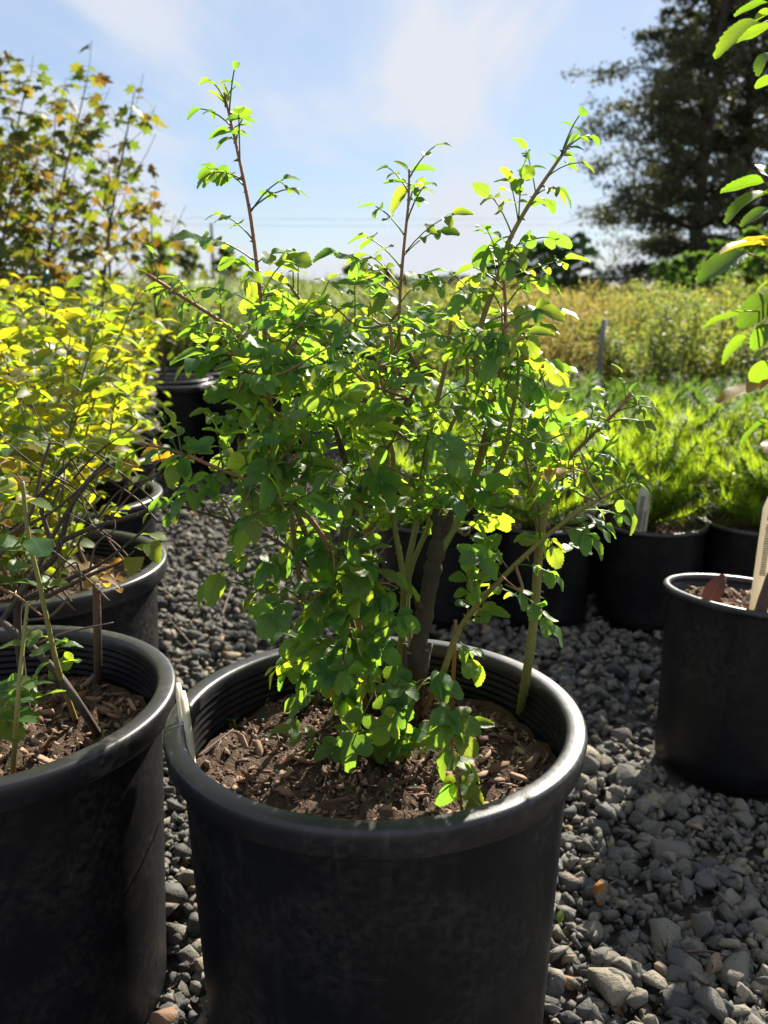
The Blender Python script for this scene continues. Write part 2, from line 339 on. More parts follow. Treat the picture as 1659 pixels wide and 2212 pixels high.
ALDER = [blade(9, 0.55, 0.30, 0.18, True, 1.0, 0.03, 12), blade(9, 0.50, 0.45, 0.35, True, 1.1, 0.03, 13), blade(9, 0.60, 0.18, 0.10, True, 0.9, 0.04, 14)]
def maple(seed=0, cup=0.25):
    r = np.random.default_rng(seed)
    ang = np.radians([-150, -128, -95, -72, -48, -25, -12, 0, 12, 25, 48, 72, 95, 128, 150]); rad = [.28, .45, .62, .40, .92, .62, .80, 1.05, .80, .62, .92, .40, .62, .45, .28]
    V = [(0.18, 0, 0)]; UV = [(0.2, 0)]
    for a, q in zip(ang, rad):
        q *= 1+0.1*(r.random()-.5); x, y = 0.30+0.62*q*math.cos(a), 0.62*q*math.sin(a); V.append((x, y, -cup*(x*x*0.5+y*y)+0.1*(r.random()-.5))); UV.append((x, y*2))
    V.insert(0, (0, 0, 0)); UV.insert(0, (0, 0))
    T = [(1, i, i+1) for i in range(2, len(V)-1)]+[(0, 1, 2), (0, len(V)-1, 1)]
    return np.array(V), np.array(T), np.array(UV)
MAPLE = [maple(1, .2), maple(2, .5), maple(3, .05)]
BLADE2 = (np.array([(0, 0, 0), (.5, .5, .05), (1, 0, -.1), (.5, -.5, .05)], float), np.array([(0, 2, 1), (0, 3, 2)]), np.array([(0, 0), (.5, 1), (1, 0), (.5, -1)], float))
def frame(base, d, up, s, sw=1.0):
    d = nrm(d); y = np.cross(up, d)
    if np.linalg.norm(y) < 1e-4: y = np.cross([0.3, 1, 0.1], d)
    y = nrm(y); z = np.cross(d, y); Mx = np.eye(4)
    Mx[:3, 0] = d*s; Mx[:3, 1] = y*s*sw; Mx[:3, 2] = z*s; Mx[:3, 3] = base; return Mx
def put(mb, tpl, Mx, rnd=None):
    v = tpl[0]@Mx[:3, :3].T+Mx[:3, 3]; mb.add(v, tpl[1], None, tpl[2], rng.random() if rnd is None else rnd)
def unit(a): return a/(np.linalg.norm(a, axis=1)[:, None]+1e-12)
def quads(mb, p, d, u, s, sw, rnd):           # many small folded leaf quads at once
    d = unit(d); y = unit(np.cross(u, d)); z = np.cross(d, y); s = np.asarray(s)[:, None]
    V = np.stack([p, p+(d*.5+y*.5*sw+z*.05)*s, p+(d-z*.1)*s, p+(d*.5-y*.5*sw+z*.05)*s], 1).reshape(-1, 3); n = len(p)
    i = np.arange(n)[:, None]*4; T = np.concatenate([i+[0, 2, 1], i+[0, 3, 2]]); uv = np.tile(BLADE2[2], (n, 1))
    mb.add(V, T, None, uv); mb.r[-1] = np.repeat(rnd, 4)
def needles(mb, p, d, l, w, rnd):             # many thin triangles at once
    d = unit(d); s = unit(np.cross(d, np.array([.3, .2, 1.0])))*(np.asarray(w)/2)[:, None]; n = len(p)
    V = np.stack([p-s, p+s, p+d*np.asarray(l)[:, None]], 1).reshape(-1, 3); mb.add(V, np.arange(3*n).reshape(-1, 3)); mb.r[-1] = np.repeat(rnd, 3)
TCACHE = {}
def tmesh(tpl, name, mat):
    k = (id(tpl), name, mat.name)
    if k not in TCACHE:
        mb = MB(); mb.add(tpl[0], tpl[1], None, tpl[2], 0.0); TCACHE[k] = mb.mesh(name, mat)
    return TCACHE[k]
def inst(name, me, parent, Mx):
    o = bpy.data.objects.new(name, me); COL.objects.link(o); o.parent = parent
    m = Matrix([list(map(float, r)) for r in Mx]); m.translation = Vector([float(c) for c in (Mx[:3, 3]-WORLD(parent))]) if parent else m.translation
    o.matrix_basis = m; return o

# ------------------------------------------------------------------ the setting
def sheet(name, x0, x1, y0, y1, z, mat, nx=1, ny=1, amp=0.0):
    mb = MB(); X, Y = np.meshgrid(np.linspace(x0, x1, nx+1), np.linspace(y0, y1, ny+1)); Z = np.full_like(X, z)+amp*(rng.random(X.shape)-.5)
    V = np.c_[X.ravel(), Y.ravel(), Z.ravel()]; i = np.arange(nx); j = np.arange(ny)
    q = [(b*(nx+1)+a, b*(nx+1)+a+1, (b+1)*(nx+1)+a+1, (b+1)*(nx+1)+a) for b in j for a in i]
    mb.add(V, None, q); return mb.build(name, mat, kind='structure')
sheet('ground', -900, 900, -60, 2000, -0.03, M['field'])
gravel = sheet('gravel_bed', -6, 6, -2, 7, -0.012, M['gravel'], 120, 90, 0.012)

# pots: (x, y, rim radius, base radius, height)
BIG = dict(R=0.215, Rb=0.184, H=0.385); SMALL = dict(R=0.1335, Rb=0.119, H=0.25); MID = dict(R=0.152, Rb=0.126, H=0.31)
def lathe(mb, prof, seg=96, wob=0.0, ph=0.0):
    n = len(prof); V = []
    for i in range(seg):
        a = 2*math.pi*i/seg; k = 1+wob*math.sin(2*a+ph)+wob*0.5*math.sin(3*a+1.3*ph)
        for r, z in prof: V.append((r*k*math.cos(a), r*k*math.sin(a), z))
    q = [(i*n+j, ((i+1) % seg)*n+j, ((i+1) % seg)*n+j+1, i*n+j+1) for i in range(seg) for j in range(n-1)]
    mb.add(V, None, q)
POTME = {}
def pot_meshes(kind, d, ph):
    R, Rb, H = d['R'], d['Rb'], d['H']
    if kind == 'big':
        Rt = R-0.0165; ins = Rt-0.004; b = MB()
        prof = [(0.001, 0.006), (Rb-0.03, 0.006), (Rb-0.012, 0.0), (Rb-0.002, 0.004), (Rb, 0.014)]
        prof += [(Rb+(Rt-Rb)*t, 0.014+(H-0.03)*t) for t in np.linspace(0.1, 1, 10)]+[(Rt, H-0.006)]
        inn = [(ins-0.0005, H-0.006)]
        for q in range(7):
            z = H-0.012-q*0.0085; inn += [(ins+0.0008, z), (ins-0.0014, z-0.003), (ins-0.0014, z-0.0042), (ins+0.0008, z-0.006)]
        inn += [(ins-0.004, H-0.10), (Rb-0.006, 0.03), (0.001, 0.03)]
        lathe(b, prof+inn, 112, 0.004, ph)
        r = MB()
        rp = [(ins-0.0004, H-0.014), (ins-0.001, H-0.004), (ins+0.0015, H-0.0008), (ins+0.004, H), (R-0.0045, H-0.0004), (R-0.0015, H-0.0016), (R-0.0003, H-0.0045), (R, H-0.010), (R-0.0025, H-0.027), (R-0.0045, H-0.0295), (Rt+0.003, H-0.029), (Rt+0.0012, H-0.025), (Rt+0.0012, H-0.014)]
        lathe(r, rp, 112, 0.004, ph)
    else:
        Rt = R-0.007; ins = Rt-0.003; b = MB()
        prof = [(0.001, 0.005), (Rb-0.02, 0.005), (Rb-0.008, 0.0), (Rb, 0.006)]+[(Rb+(Rt-Rb)*t, 0.006+(H-0.012)*t) for t in np.linspace(0.1, 1, 8)]+[(Rt, H-0.003), (ins, H-0.003), (ins-0.002, H-0.06), (Rb-0.004, 0.02), (0.001, 0.02)]
        lathe(b, prof, 72, 0.006, ph)
        r = MB(); c = [(R-0.0065+0.0065*math.cos(a)*(1.0), H-0.006+0.0065*math.sin(a)) for a in np.linspace(-2.6, 3.0, 12)]
        lathe(r, c+[c[0]], 72, 0.006, ph)
    return b, r
def make_pot(x, y, d, kind, label, group=None, tilt=None, z=0.0, ph=0.0):
    root = thing('nursery_pot', (x, y, z), label, 'pot', group)
    key = (kind, round(ph, 2), d['H'])
    if key not in POTME:
        b, r = pot_meshes(kind, d, ph)
        POTME[key] = (b.mesh('pot_body', M['pot'] if kind == 'big' else M['pot_small']), r.mesh('pot_rim', M['pot_rim']))
    bm, rm = POTME[key]
    link('body', bm, root); link('rim', rm, root)
    if tilt: root.rotation_euler = tilt
    else: root.rotation_euler = (0, 0, ph*1.7)
    return root
POTS = []   # footprints (x, y, r, h) for keeping stones out and for the sight test
def pot(x, y, d, kind, label, group=None, **kw):
    POTS.append((x, y, d['R'], d['H'])); return make_pot(x, y, d, kind, label, group, **kw)
MX, MY = -0.008, 0.877
pot(MX, MY, BIG, 'big', 'large black plastic nursery pot holding the thorny rose bush', ph=0.4)
pot(-0.444, 0.918, BIG, 'big', 'large black nursery pot holding the half bare rose with dark canes', ph=1.9)
pot(-0.565, 1.405, BIG, 'big', 'large black nursery pot behind the half bare rose, planted with yellow leaved shrub', ph=2.8)
ORD = ['first', 'second', 'third', 'fourth', 'fifth', 'sixth', 'seventh', 'eighth', 'ninth', 'tenth']
gl = 'row of black nursery pots along the gravel path'
for i, (x, y) in enumerate([(-0.685, 1.89), (-0.80, 2.37), (-0.92, 2.86), (-1.05, 3.36)]):
    pot(x, y, BIG, 'big', 'large black nursery pot along the gravel path, %s beyond the half bare rose' % ORD[i+1], gl, ph=0.7*i)
for i, (x, y) in enumerate([(-1.06, 1.55), (-1.17, 2.06), (-1.28, 2.6), (-1.42, 3.1)]):
    pot(x, y, BIG, 'big', '%s black nursery pot in the row beyond the path row, under yellow shrubs' % ORD[i], 'pots of the row beyond the path row', ph=0.5*i+0.2)
for i, (x, y) in enumerate([(-0.93, 4.15), (-0.60, 4.05), (-0.98, 4.7), (-0.55, 4.62)]):
    pot(x, y, BIG, 'big', ['black nursery pot at the end of the gravel path, nearer the maples', 'black nursery pot at the end of the gravel path, nearer the rose bush', 'black nursery pot behind the path end pot nearer the maples', 'black nursery pot behind the path end pot nearer the rose bush'][i], 'pots at the end of the gravel path', ph=0.9*i)
RPX, RPY = 0.603, 1.467
pot(RPX, RPY, MID, 'mid', 'tilted black nursery pot with bark mulch and a white label beside the gravel', tilt=(-0.06, 0.119, 0.3), z=-0.006)
SROWS, SNAME = [], []
for j in range(8):
    for i in range(10):
        x = 0.118+0.264*i+(0.13 if j % 2 else 0)+0.012*math.sin(7*i+3*j); y = 2.21+0.25*j+0.015*math.cos(5*i+2*j)
        if x > 0.47*y+0.25 or (j == 0 and i == 0 and False): continue
        SROWS.append((x, y, j)); SNAME.append('%s row, %s from the path' % (ORD[j], ORD[i]))
for n_, (x, y, j) in enumerate(SROWS):
    pot(x, y, SMALL, 'small', ('small pale rimmed black pot of the conifer seedling block, ' if j < 3 else 'small black pot under the low feathery shrubs, ')+SNAME[n_], 'small pots of the conifer block' if j < 3 else 'small pots of the feathery shrub block', ph=0.6*(n_ % 5))

# ---- stones
def rock(seed, flat=0.6, npt=14):
    import bmesh
    r = np.random.default_rng(seed); bm = bmesh.new(); q = r.normal(size=(npt, 3)); q = q/np.linalg.norm(q, axis=1)[:, None]*r.uniform(.8, 1.1, npt)[:, None]; q = np.sign(q)*np.abs(q)**.8*np.array([1.0, r.uniform(.5, .85), flat*r.uniform(.6, 1.25)])
    for v in q: bm.verts.new(v)
    bmesh.ops.convex_hull(bm, input=bm.verts); bmesh.ops.delete(bm, geom=[v for v in bm.verts if not v.link_faces], context='VERTS')
    if npt > 12: bmesh.ops.bevel(bm, geom=list(bm.edges), offset=.05, segments=1, affect='EDGES')
    bmesh.ops.triangulate(bm, faces=bm.faces); bm.verts.index_update(); bm.normal_update()
    V = np.array([v.co[:] for v in bm.verts]); F = np.array([[v.index for v in f.verts] for f in bm.faces]); bm.free()
    return V, F, np.zeros((len(V), 2))
ROCKS = [rock(100+i, 0.62, 13) for i in range(14)]; ROCKS_LO = [rock(200+i, 0.58, 11) for i in range(14)]
def blocked(p):
    c = np.array([0, 0, CAMZ]); d = p-c
    for t in np.linspace(0.15, 0.985, 40):
        q = c+d*t
        for (X, Y, R, H) in POTS[:8]:
            if q[2] < H and (q[0]-X)**2+(q[1]-Y)**2 < (R*0.96)**2: return True
    return False
cand = []
def scatter(n, x0, x1, y0, y1, s0, s1, z0, z1):
    for _ in range(n):
        x, y = rng.uniform(x0, x1), rng.uniform(y0, y1); s = rng.uniform(s0, s1)**1.0
        if rng.random() < 0.75: s = s0+(s-s0)*0.45
        if x > 0.47*y+0.12 or x < -0.47*y-0.12: continue
        bad = False
        for (X, Y, R, H) in POTS:
            Rq = R*0.86+s*0.55
            if (x-X)**2+(y-Y)**2 < Rq*Rq: bad = True; break
        if not bad: cand.append((x, y, rng.uniform(z0, z1), s))
scatter(9000, -0.45, 0.75, 0.62, 1.5, 0.005, 0.024, -0.004, 0.010)
scatter(520, -0.45, 0.75, 0.62, 1.5, 0.010, 0.036, 0.006, 0.018)
scatter(5200, -0.75, 1.05, 1.4, 2.5, 0.010, 0.028, -0.004, 0.012)
scatter(4200, -1.2, 0.4, 2.4, 4.6, 0.011, 0.028, -0.004, 0.012)
vis = []
for i, (x, y, z, s) in enumerate(cand):
    u, v = px((x, y, z))
    if -20 < u < 1680 and 0 < v < 2240: vis.append((s/y, i))
vis.sort(reverse=True); keep = set()
for _, i in vis:
    if len(keep) >= 300: break
    if not blocked(np.array(cand[i][:3])): keep.add(i)
from mathutils import Euler
def rotm(rx, ry, rz): return np.array(Euler((rx, ry, rz)).to_matrix())
far = MB(); near_me = [None]*len(ROCKS)
for k, rk in enumerate(ROCKS):
    mb = MB(); mb.add(rk[0], rk[1]); near_me[k] = mb.mesh('stone', M['stone'], smooth=False)
for i, (x, y, z, s) in enumerate(cand):
    Mx = np.eye(4); Mx[:3, :3] = rotm(rng.normal()*0.5, rng.normal()*0.5, rng.uniform(0, 6.3))*s; Mx[:3, 3] = (x, y, z)
    if i in keep: inst('stone', near_me[i % len(ROCKS)], gravel, Mx)
    else: put(far, ROCKS_LO[i % 14], Mx)
far.build('gravel_stones', M['stone'], gravel, smooth=False, kind='stuff')
# one rounded ochre stone, a lichen patched stone, a fallen leaf and a few sticks on the gravel
c = G(350, 2196, 0.02); Mx = np.eye(4); Mx[:3, :3] = rotm(0.2, 0.1, 1)*0.020; Mx[:3, 3] = c
mb = MB(); mb.add(*[ROCKS[3][0]*np.array([1, 1, 1.3]), ROCKS[3][1]]); ome = mb.mesh('stone', M['chip']); o = inst('stone', ome, gravel, Mx); o['label'] = 'rounded ochre stone'
c = G(1300, 1925, 0.028); Mx = np.eye(4); Mx[:3, :3] = rotm(0.2, 0.3, 1)*0.026; Mx[:3, 3] = c
lm = MB(); lm.add(ROCKS[5][0], ROCKS[5][1]); o = inst('stone', lm.mesh('stone', M['lichen'], smooth=False), gravel, Mx); o['label'] = 'stone crusted with orange lichen'
def stick(p0, p1, r, mat='twig'):
    mb = MB(); m = (p0+p1)/2+rng.normal(size=3)*0.004; tube(mb, crom([p0, m, p1], 4), r, r*0.6, 5); return mb
for (a, b, r) in [((1335, 1900), (1285, 1935), 0.0016), ((1480, 2055), (1570, 2065), 0.0022), ((360, 1790), (335, 1850), 0.0016), ((420, 1400), (360, 1330), 0.002), ((500, 1270), (480, 1330), 0.0025), ((1060, 1290), (1095, 1320), 0.002)]:
    p0, p1 = G(*a, 0.022), G(*b, 0.020); sk = stick(p0, p1, r).build('stick', M['twig'], gravel)
fl = thing('fallen_leaf', G(1210, 1995, 0.03), 'small bright green leaf lying on the stones beside the big rose pot', 'leaf')
inst('blade', tmesh(SHRUB[1], 'leaf_blade', M['young_leaf']), fl, frame(np.array(fl.location), (0.2, 1, 0.5), (-0.7, -0.4, 0.6), 0.022))

# ------------------------------------------------------------------ soil with bark chips
def chip_tpl(seed):
    r = np.random.default_rng(seed); V = []
    for z in (-1, 1):
        for x, y in ((-1, -.5), (-.9, .6), (.2, 1), (1, .4), (.85, -.6), (-.1, -1)): V.append((x*(1+.25*r.normal()*.5), y*.42*(1+.3*r.normal()*.5), z*.16+.1*r.normal()*x))
    T = [(0, 2, 1), (0, 3, 2), (0, 4, 3), (0, 5, 4), (6, 7, 8), (6, 8, 9), (6, 9, 10), (6, 10, 11)]
    for i in range(6): j = (i+1) % 6; T += [(i, j, 6+j), (i, 6+j, 6+i)]
    return np.array(V, float), np.array(T), np.zeros((12, 2))
CHIPS = [chip_tpl(i) for i in range(7)]
CHIPME = []
for cpt in CHIPS:
    mb = MB(); mb.add(cpt[0], cpt[1]); CHIPME.append(mb.mesh('bark_chip', M['chip'], smooth=False))
def hsh(x, y): return 0.5*math.sin(31*x+17*y)+0.3*math.sin(67*x-41*y+1)+0.2*math.sin(113*x+97*y+2)
def soil(x, y, z, r, label, nchip, nlit, smin=0.006, smax=0.017, tilt=None, amp=0.008, group=None):
    root = thing('potting_soil', (x, y, z), label, 'soil', group); mb = MB(); V = [(0, 0, amp*hsh(x, y))]; nr, ns = 22, 72
    for i in range(1, nr+1):
        for j in range(ns):
            a = 2*math.pi*j/ns; q = r*i/nr; X, Y = q*math.cos(a), q*math.sin(a)
            V.append((X, Y, amp*hsh(x+X, y+Y)+0.0045*rng.normal()*(0.5 if i == nr else 1)))
    T = [(0, 1+j, 1+(j+1) % ns) for j in range(ns)]
    Q = [(1+(i-1)*ns+j, 1+i*ns+j, 1+i*ns+(j+1) % ns, 1+(i-1)*ns+(j+1) % ns) for i in range(1, nr) for j in range(ns)]
    mb.add(V, T, Q); link('soil_surface', mb.mesh('soil_surface', M['soil']), root)
    lit = MB()
    for i in range(nchip+nlit):
        a = rng.uniform(0, 6.283); q = (r*0.955)*math.sqrt(rng.random()); big = i < nchip
        s = rng.uniform(smin, smax)*(1 if big else 0.42); X, Y = q*math.cos(a), q*math.sin(a)
        if q+s > r: X *= (r-s)/q; Y *= (r-s)/q
        Mx = np.eye(4); Mx[:3, :3] = rotm(rng.normal()*0.45, rng.normal()*0.45, rng.uniform(0, 6.3))@np.diag([s, s*rng.uniform(0.5, 1.1), s]); Mx[:3, 3] = (X, Y, amp*hsh(x+X, y+Y)+s*0.22+0.001)
        if big:
            o = bpy.data.objects.new('bark_chip', CHIPME[i % 7]); COL.objects.link(o); o.parent = root; o.matrix_basis = Matrix([list(map(float, k)) for k in Mx])
        else: put(lit, CHIPS[i % 7], Mx)
    o = link('bark_litter', lit.mesh('bark_litter', M['chip'], smooth=False), root, kind='stuff')
    if tilt: root.rotation_euler = tilt
    return root
SOILZ = 0.325
soil(MX, MY, SOILZ, 0.1885, 'dark mulched soil in the big pot around the rose bush base', 150, 1900, 0.004, 0.0135)
soil(-0.444, 0.918, 0.322, 0.1885, 'bark covered soil in the pot of the half bare rose', 150, 1100, 0.006, 0.017)
soil(-0.565, 1.405, 0.345, 0.190, 'soil with bark under the yellow leaved shrub behind the half bare rose', 60, 500, 0.006, 0.016)
n6 = np.array([0.119, 0.06, 1.0]); n6 /= np.linalg.norm(n6); rc = np.array([RPX, RPY, -0.006])+n6*0.283
soil(rc[0], rc[1], rc[2], 0.134, 'reddish bark mulch filling the tilted pot with the white label', 110, 420, 0.007, 0.017, tilt=(-0.06, 0.119, 0), amp=0.004)
for i, (x, y, j) in enumerate(SROWS):
    if j < 3: soil(x, y, 0.225, 0.124, 'bark mulch in a small conifer seedling pot, '+SNAME[i], 14, 60, 0.006, 0.014, amp=0.003, group='mulch in the conifer block pots')
mb = MB()
for _ in range(14):
    a, q = rng.uniform(0, 6.28), 0.18*math.sqrt(rng.random()); s = 0.0017
    put(mb, ROCKS_LO[1], np.array([[s, 0, 0, MX+q*math.cos(a)], [0, s, 0, MY+q*math.sin(a)], [0, 0, s*1.6, SOILZ+0.012], [0, 0, 0, 1]]))
mb.build('fertilizer_beads', M['bead'], label='tiny teal fertilizer beads scattered on the rose pot soil', cat='beads', kind='stuff')

# ------------------------------------------------------------------ plant labels
def label_stake(p0, p1, w, facing, label, rows, bend=0.0, tname='plant_label'):
    p0, p1 = np.asarray(p0, float), np.asarray(p1, float); root = thing(tname, p0, label, 'plant label')
    d = nrm(p1-p0); Ln = np.linalg.norm(p1-p0); side = nrm(np.cross(facing, d)); f = np.cross(d, side); mb = MB(); th = 0.0009; V = []; n = 10
    for i in range(n+1):
        t = i/n; ww = w*(1 if t < 0.92 else 1-0.35*(t-0.92)/0.08); c0 = p0+d*Ln*t+f*bend*math.sin(math.pi*t)
        V += [c0-side*ww/2-f*th/2, c0+side*ww/2-f*th/2, c0+side*ww/2+f*th/2, c0-side*ww/2+f*th/2]
    Q = [(4*i+a, 4*i+(a+1) % 4, 4*i+4+(a+1) % 4, 4*i+4+a) for i in range(n) for a in range(4)]+[(0, 3, 2, 1), (4*n, 4*n+1, 4*n+2, 4*n+3)]
    mb.add(V, None, Q); mb.build('stake', M['tag'], root, smooth=False)
    if rows:
        ink = MB()
        for (off, a, b, hh) in rows:
            t = a
            while t < b:
                l = rng.uniform(0.010, 0.02)
                for sg in (1,):
                    c0 = p0+d*Ln*t+f*(bend*math.sin(math.pi*t)+sg*(th/2+0.0003))+side*off*w; x1 = c0+d*Ln*l*0.62
                    hw = side*hh*w*rng.uniform(0.35, 0.5)
                    ink.add([c0-hw, c0+hw, x1+hw, x1-hw], None, [(0, 1, 2, 3)])
                t += l
        ink.build('printed_text', M['ink'], root, smooth=False)
    return root
# two slips tucked inside the left edge of the big pot
label_stake((-0.1845, 0.812, 0.322), (-0.2045, 0.868, 0.413), 0.0105, (0.85, -0.35, 0.4), 'white plastic slip tucked inside the rim of the big rose pot, nearer the rose', None, 0.0015)
label_stake((-0.1895, 0.822, 0.330), (-0.2105, 0.876, 0.418), 0.0095, (0.85, -0.35, 0.4), 'narrow white plastic slip leaning on the rim of the big rose pot behind another', None, -0.001)
tb = P(1646, 1288, 1.44); tp = P(1676, 1072, 1.47)
label_stake(tb-nrm(tp-tb)*0.04, tp, 0.034, (-0.35, -1, 0.15), 'tall cream plant label with printed lines in the tilted pot of bark mulch', [(0.12, 0.36, 0.76, 0.30), (0.12, 0.80, 0.86, 0.3), (-0.25, 0.5, 0.8, 0.2)])
tb = P(1378, 1142, 2.11); tp = P(1396, 1048, 2.13)
label_stake(tb-np.array([0, 0, 0.05]), tp, 0.031, (-0.15, -1, 0.1), 'white plant label with dark print among the conifer seedlings', [(0.1, 0.3, 0.82, 0.4), (-0.25, 0.25, 0.6, 0.25)])

# ------------------------------------------------------------------ the rose bush in the big pot
RB = np.array([0.0, 0.925, SOILZ+0.005])
rose = thing('rose_bush', RB, 'leafy green thorny rose bush with three tall shoots in the big black pot', 'rose bush')
thm = MB(); thm.add([(0, .22, 0), (0, -.22, 0), (.35, 0, .16), (.0, 0, .3), (1, 0, -.18), (0, 0, -.3)], [(0, 3, 4), (3, 1, 4), (1, 5, 4), (5, 0, 4)]); THORN = thm.mesh('thorn', M['thorn'])
CANES = []
def cane(pts, r0, r1, mat, thorns=0, n=7, sides=8, tsize=0.006, knob=0.06, base=True, t0=0.05, t1=0.95, name='cane', parent=None, store=True):
    c = crom(pts, n); mb = MB(); tube(mb, c, r0, r1, sides, 0, knob); o = mb.build(name, M[mat], parent or rose)
    if store: CANES.append((c, r0, r1))
    T = np.gradient(c, axis=0)
    for i in range(thorns):
        k = min(len(c)-1, max(0, int((t0+(t1-t0)*(i+rng.random())/thorns)*(len(c)-1)))); f = rng.random()
        p = c[k]+(c[min(k+1, len(c)-1)]-c[k])*f; t = nrm(T[k]); a = rng.uniform(0, 6.283); u = nrm(np.cross(t, [0.1, 1, 0.3])); v = np.cross(t, u)
        d = math.cos(a)*u+math.sin(a)*v; r = (r0+(r1-r0)*k/len(c))
        inst('thorn', THORN, o, frame(p+d*r*0.7, d, t, tsize*rng.uniform(0.6, 1.15), 1))
    return o, c
b0 = lambda dx, dy: G(dx, dy, SOILZ-0.006)
A, _ = cane([b0(770, 1520), P(745, 1400, .935), P(700, 1250, .93), P(640, 1100, .925), P(598, 960, .925), P(578, 830, .93), P(570, 700, .935), P(558, 600, .94), P(540, 460, .945), P(515, 335, .95), P(497, 255, .955), P(484, 200, .955)], .0036, .0011, 'cane_red', 26, t0=.35)
B, _ = cane([b0(800, 1540), P(775, 1350, .95), P(755, 1180, .96), P(790, 1060, .965), P(842, 900, .97), P(860, 760, .975), P(864, 640, .98), P(872, 540, .98), P(882, 440, .985), P(884, 365, .985)], .0036, .0010, 'cane_red', 12)
B2, _ = cane([b0(815, 1545), P(745, 1300, .90), P(745, 1150, .895), P(790, 1040, .89), P(845, 940, .89), P(886, 862, .89)], .0056, .0046, 'cane_dark', 7, tsize=.005)
TR, _ = cane([b0(880, 1560), P(895, 1450, .925), P(915, 1340, .925), P(935, 1230, .93), P(950, 1150, .935), P(938, 1075, .935)], .0115, .0075, 'bark', 0, knob=.4, n=9)
cane([P(948, 1165, .934), P(968, 1130, .925), P(975, 1105, .92)], .0045, .0035, 'bark', 0, knob=.3, store=False, name='stub'); cane([P(918, 1330, .925), P(902, 1300, .915), P(895, 1280, .91)], .0042, .003, 'bark', 0, knob=.3, store=False, name='stub')
for q in range(3): cane([b0(850+25*q, 1570-12*q), P(835+40*q, 1470, .92-.01*q), P(820+55*q, 1390, .915)], .0036, .0026, 'bark', 3, knob=.3, store=False)
C, _ = cane([P(952, 1190, .93), P(1000, 1100, .935), P(1035, 1000, .94), P(1062, 900, .945), P(1030, 790, .95), P(1040, 700, .955), P(1072, 610, .96), P(1100, 520, .965), P(1150, 430, .97), P(1200, 355, .975), P(1232, 310, .975)], .0046, .0013, 'cane_green', 16, t0=.3)
C2, _ = cane([P(1025, 1030, .94), P(1060, 890, .93), P(1085, 780, .93), P(1092, 680, .94), P(1085, 560, .95)], .0030, .0014, 'cane_red', 6)
D, _ = cane([b0(1122, 1552), P(1140, 1440, .935), P(1155, 1320, .93), P(1165, 1180, .93), P(1178, 1090, .925), P(1212, 1000, .92)], .0052, .0046, 'cane_green', 56, tsize=.0055, t0=.02)
D2, _ = cane([P(1198, 1050, .924), P(1230, 990, .918), P(1290, 930, .91), P(1335, 885, .90), P(1362, 848, .90)], .0026, .0014, 'cane_red', 6, tsize=.004)
E_, _ = cane([b0(905, 1550), P(950, 1470, .90), P(990, 1365, .885), P(1050, 1285, .87), P(1140, 1195, .855), P(1235, 1115, .845), P(1320, 1065, .84), P(1378, 1040, .84)], .0038, .0014, 'cane_yellow', 12, tsize=.006, t0=.25)
F, _ = cane([b0(790, 1530), P(740, 1320, .99), P(700, 1120, 1.0), P(650, 930, 1.0), P(590, 800, .995), P(490, 705, .99), P(400, 645, .985), P(318, 592, .98)], .0038, .0017, 'cane_red', 8)
Gc, _ = cane([b0(795, 1545), P(755, 1380, .89), P(730, 1230, .87), P(660, 1110, .855), P(560, 1050, .845), P(470, 1012, .84), P(395, 980, .838), P(300, 955, .84)], .0036, .0012, 'cane_red', 10)
H, _ = cane([P(690, 1240, .875), P(600, 1170, .865), P(520, 1135, .86), P(430, 1105, .855), P(345, 1075, .85)], .0022, .001, 'twig', 3)
J, _ = cane([b0(700, 1500), P(672, 1400, .93), P(655, 1300, .925), P(640, 1200, .92), P(625, 1080, .92)], .0036, .0028, 'cane_green', 18, tsize=.0055)
I_, _ = cane([P(668, 1310, .925), P(600, 1285, .90), P(540, 1270, .89), P(525, 1262, .885)], .0016, .0008, 'cane_green', 0)
Lc, _ = cane([b0(800, 1520), P(790, 1300, 1.0), P(775, 1130, 1.01), P(735, 960, 1.02), P(690, 850, 1.02), P(676, 820, 1.02)], .0046, .003, 'bark', 6)
Mc, _ = cane([P(790, 1150, 1.0), P(850, 1000, .99), P(800, 880, .99), P(735, 780, .99), P(672, 680, .985), P(605, 590, .98)], .0034, .0014, 'cane_yellow', 6)
K1, _ = cane([b0(850, 1540), P(872, 1290, .93), P(850, 1120, .93), P(835, 950, .935), P(850, 800, .94), P(842, 700, .945)], .0038, .0022, 'cane_green', 10)
K2, _ = cane([b0(870, 1545), P(872, 1290, .945), P(905, 1100, .95), P(930, 930, .955), P(960, 800, .96), P(975, 690, .965)], .0042, .002, 'cane_green', 8)
K3, _ = cane([b0(905, 1540), P(880, 1280, .96), P(930, 1120, .97), P(960, 960, .98), P(1010, 820, .99), P(985, 640, .99)], .0032, .0018, 'cane_green', 6)
Q1, _ = cane([b0(972, 1560), P(980, 1450, .915), P(984, 1340, .915)], .0026, .002, 'cane_red', 5)
Q2, _ = cane([b0(1000, 1760), P(990, 1690, .775), P(975, 1600, .79), P(972, 1540, .80)], .0018, .001, 'cane_red', 0)
R1, _ = cane([P(1005, 1110, .935), P(1080, 1000, .89), P(1105, 900, .88), P(1120, 800, .88), P(1110, 740, .885)], .0028, .0014, 'cane_green', 4)
R2, _ = cane([P(1165, 1180, .93), P(1150, 1060, .95), P(1130, 960, .96), P(1140, 880, .965)], .002, .001, 'cane_red', 3)
S1, _ = cane([P(590, 890, .925), P(560, 850, .90), P(530, 800, .885), P(500, 760, .88)], .0022, .0014, 'cane_red', 2)

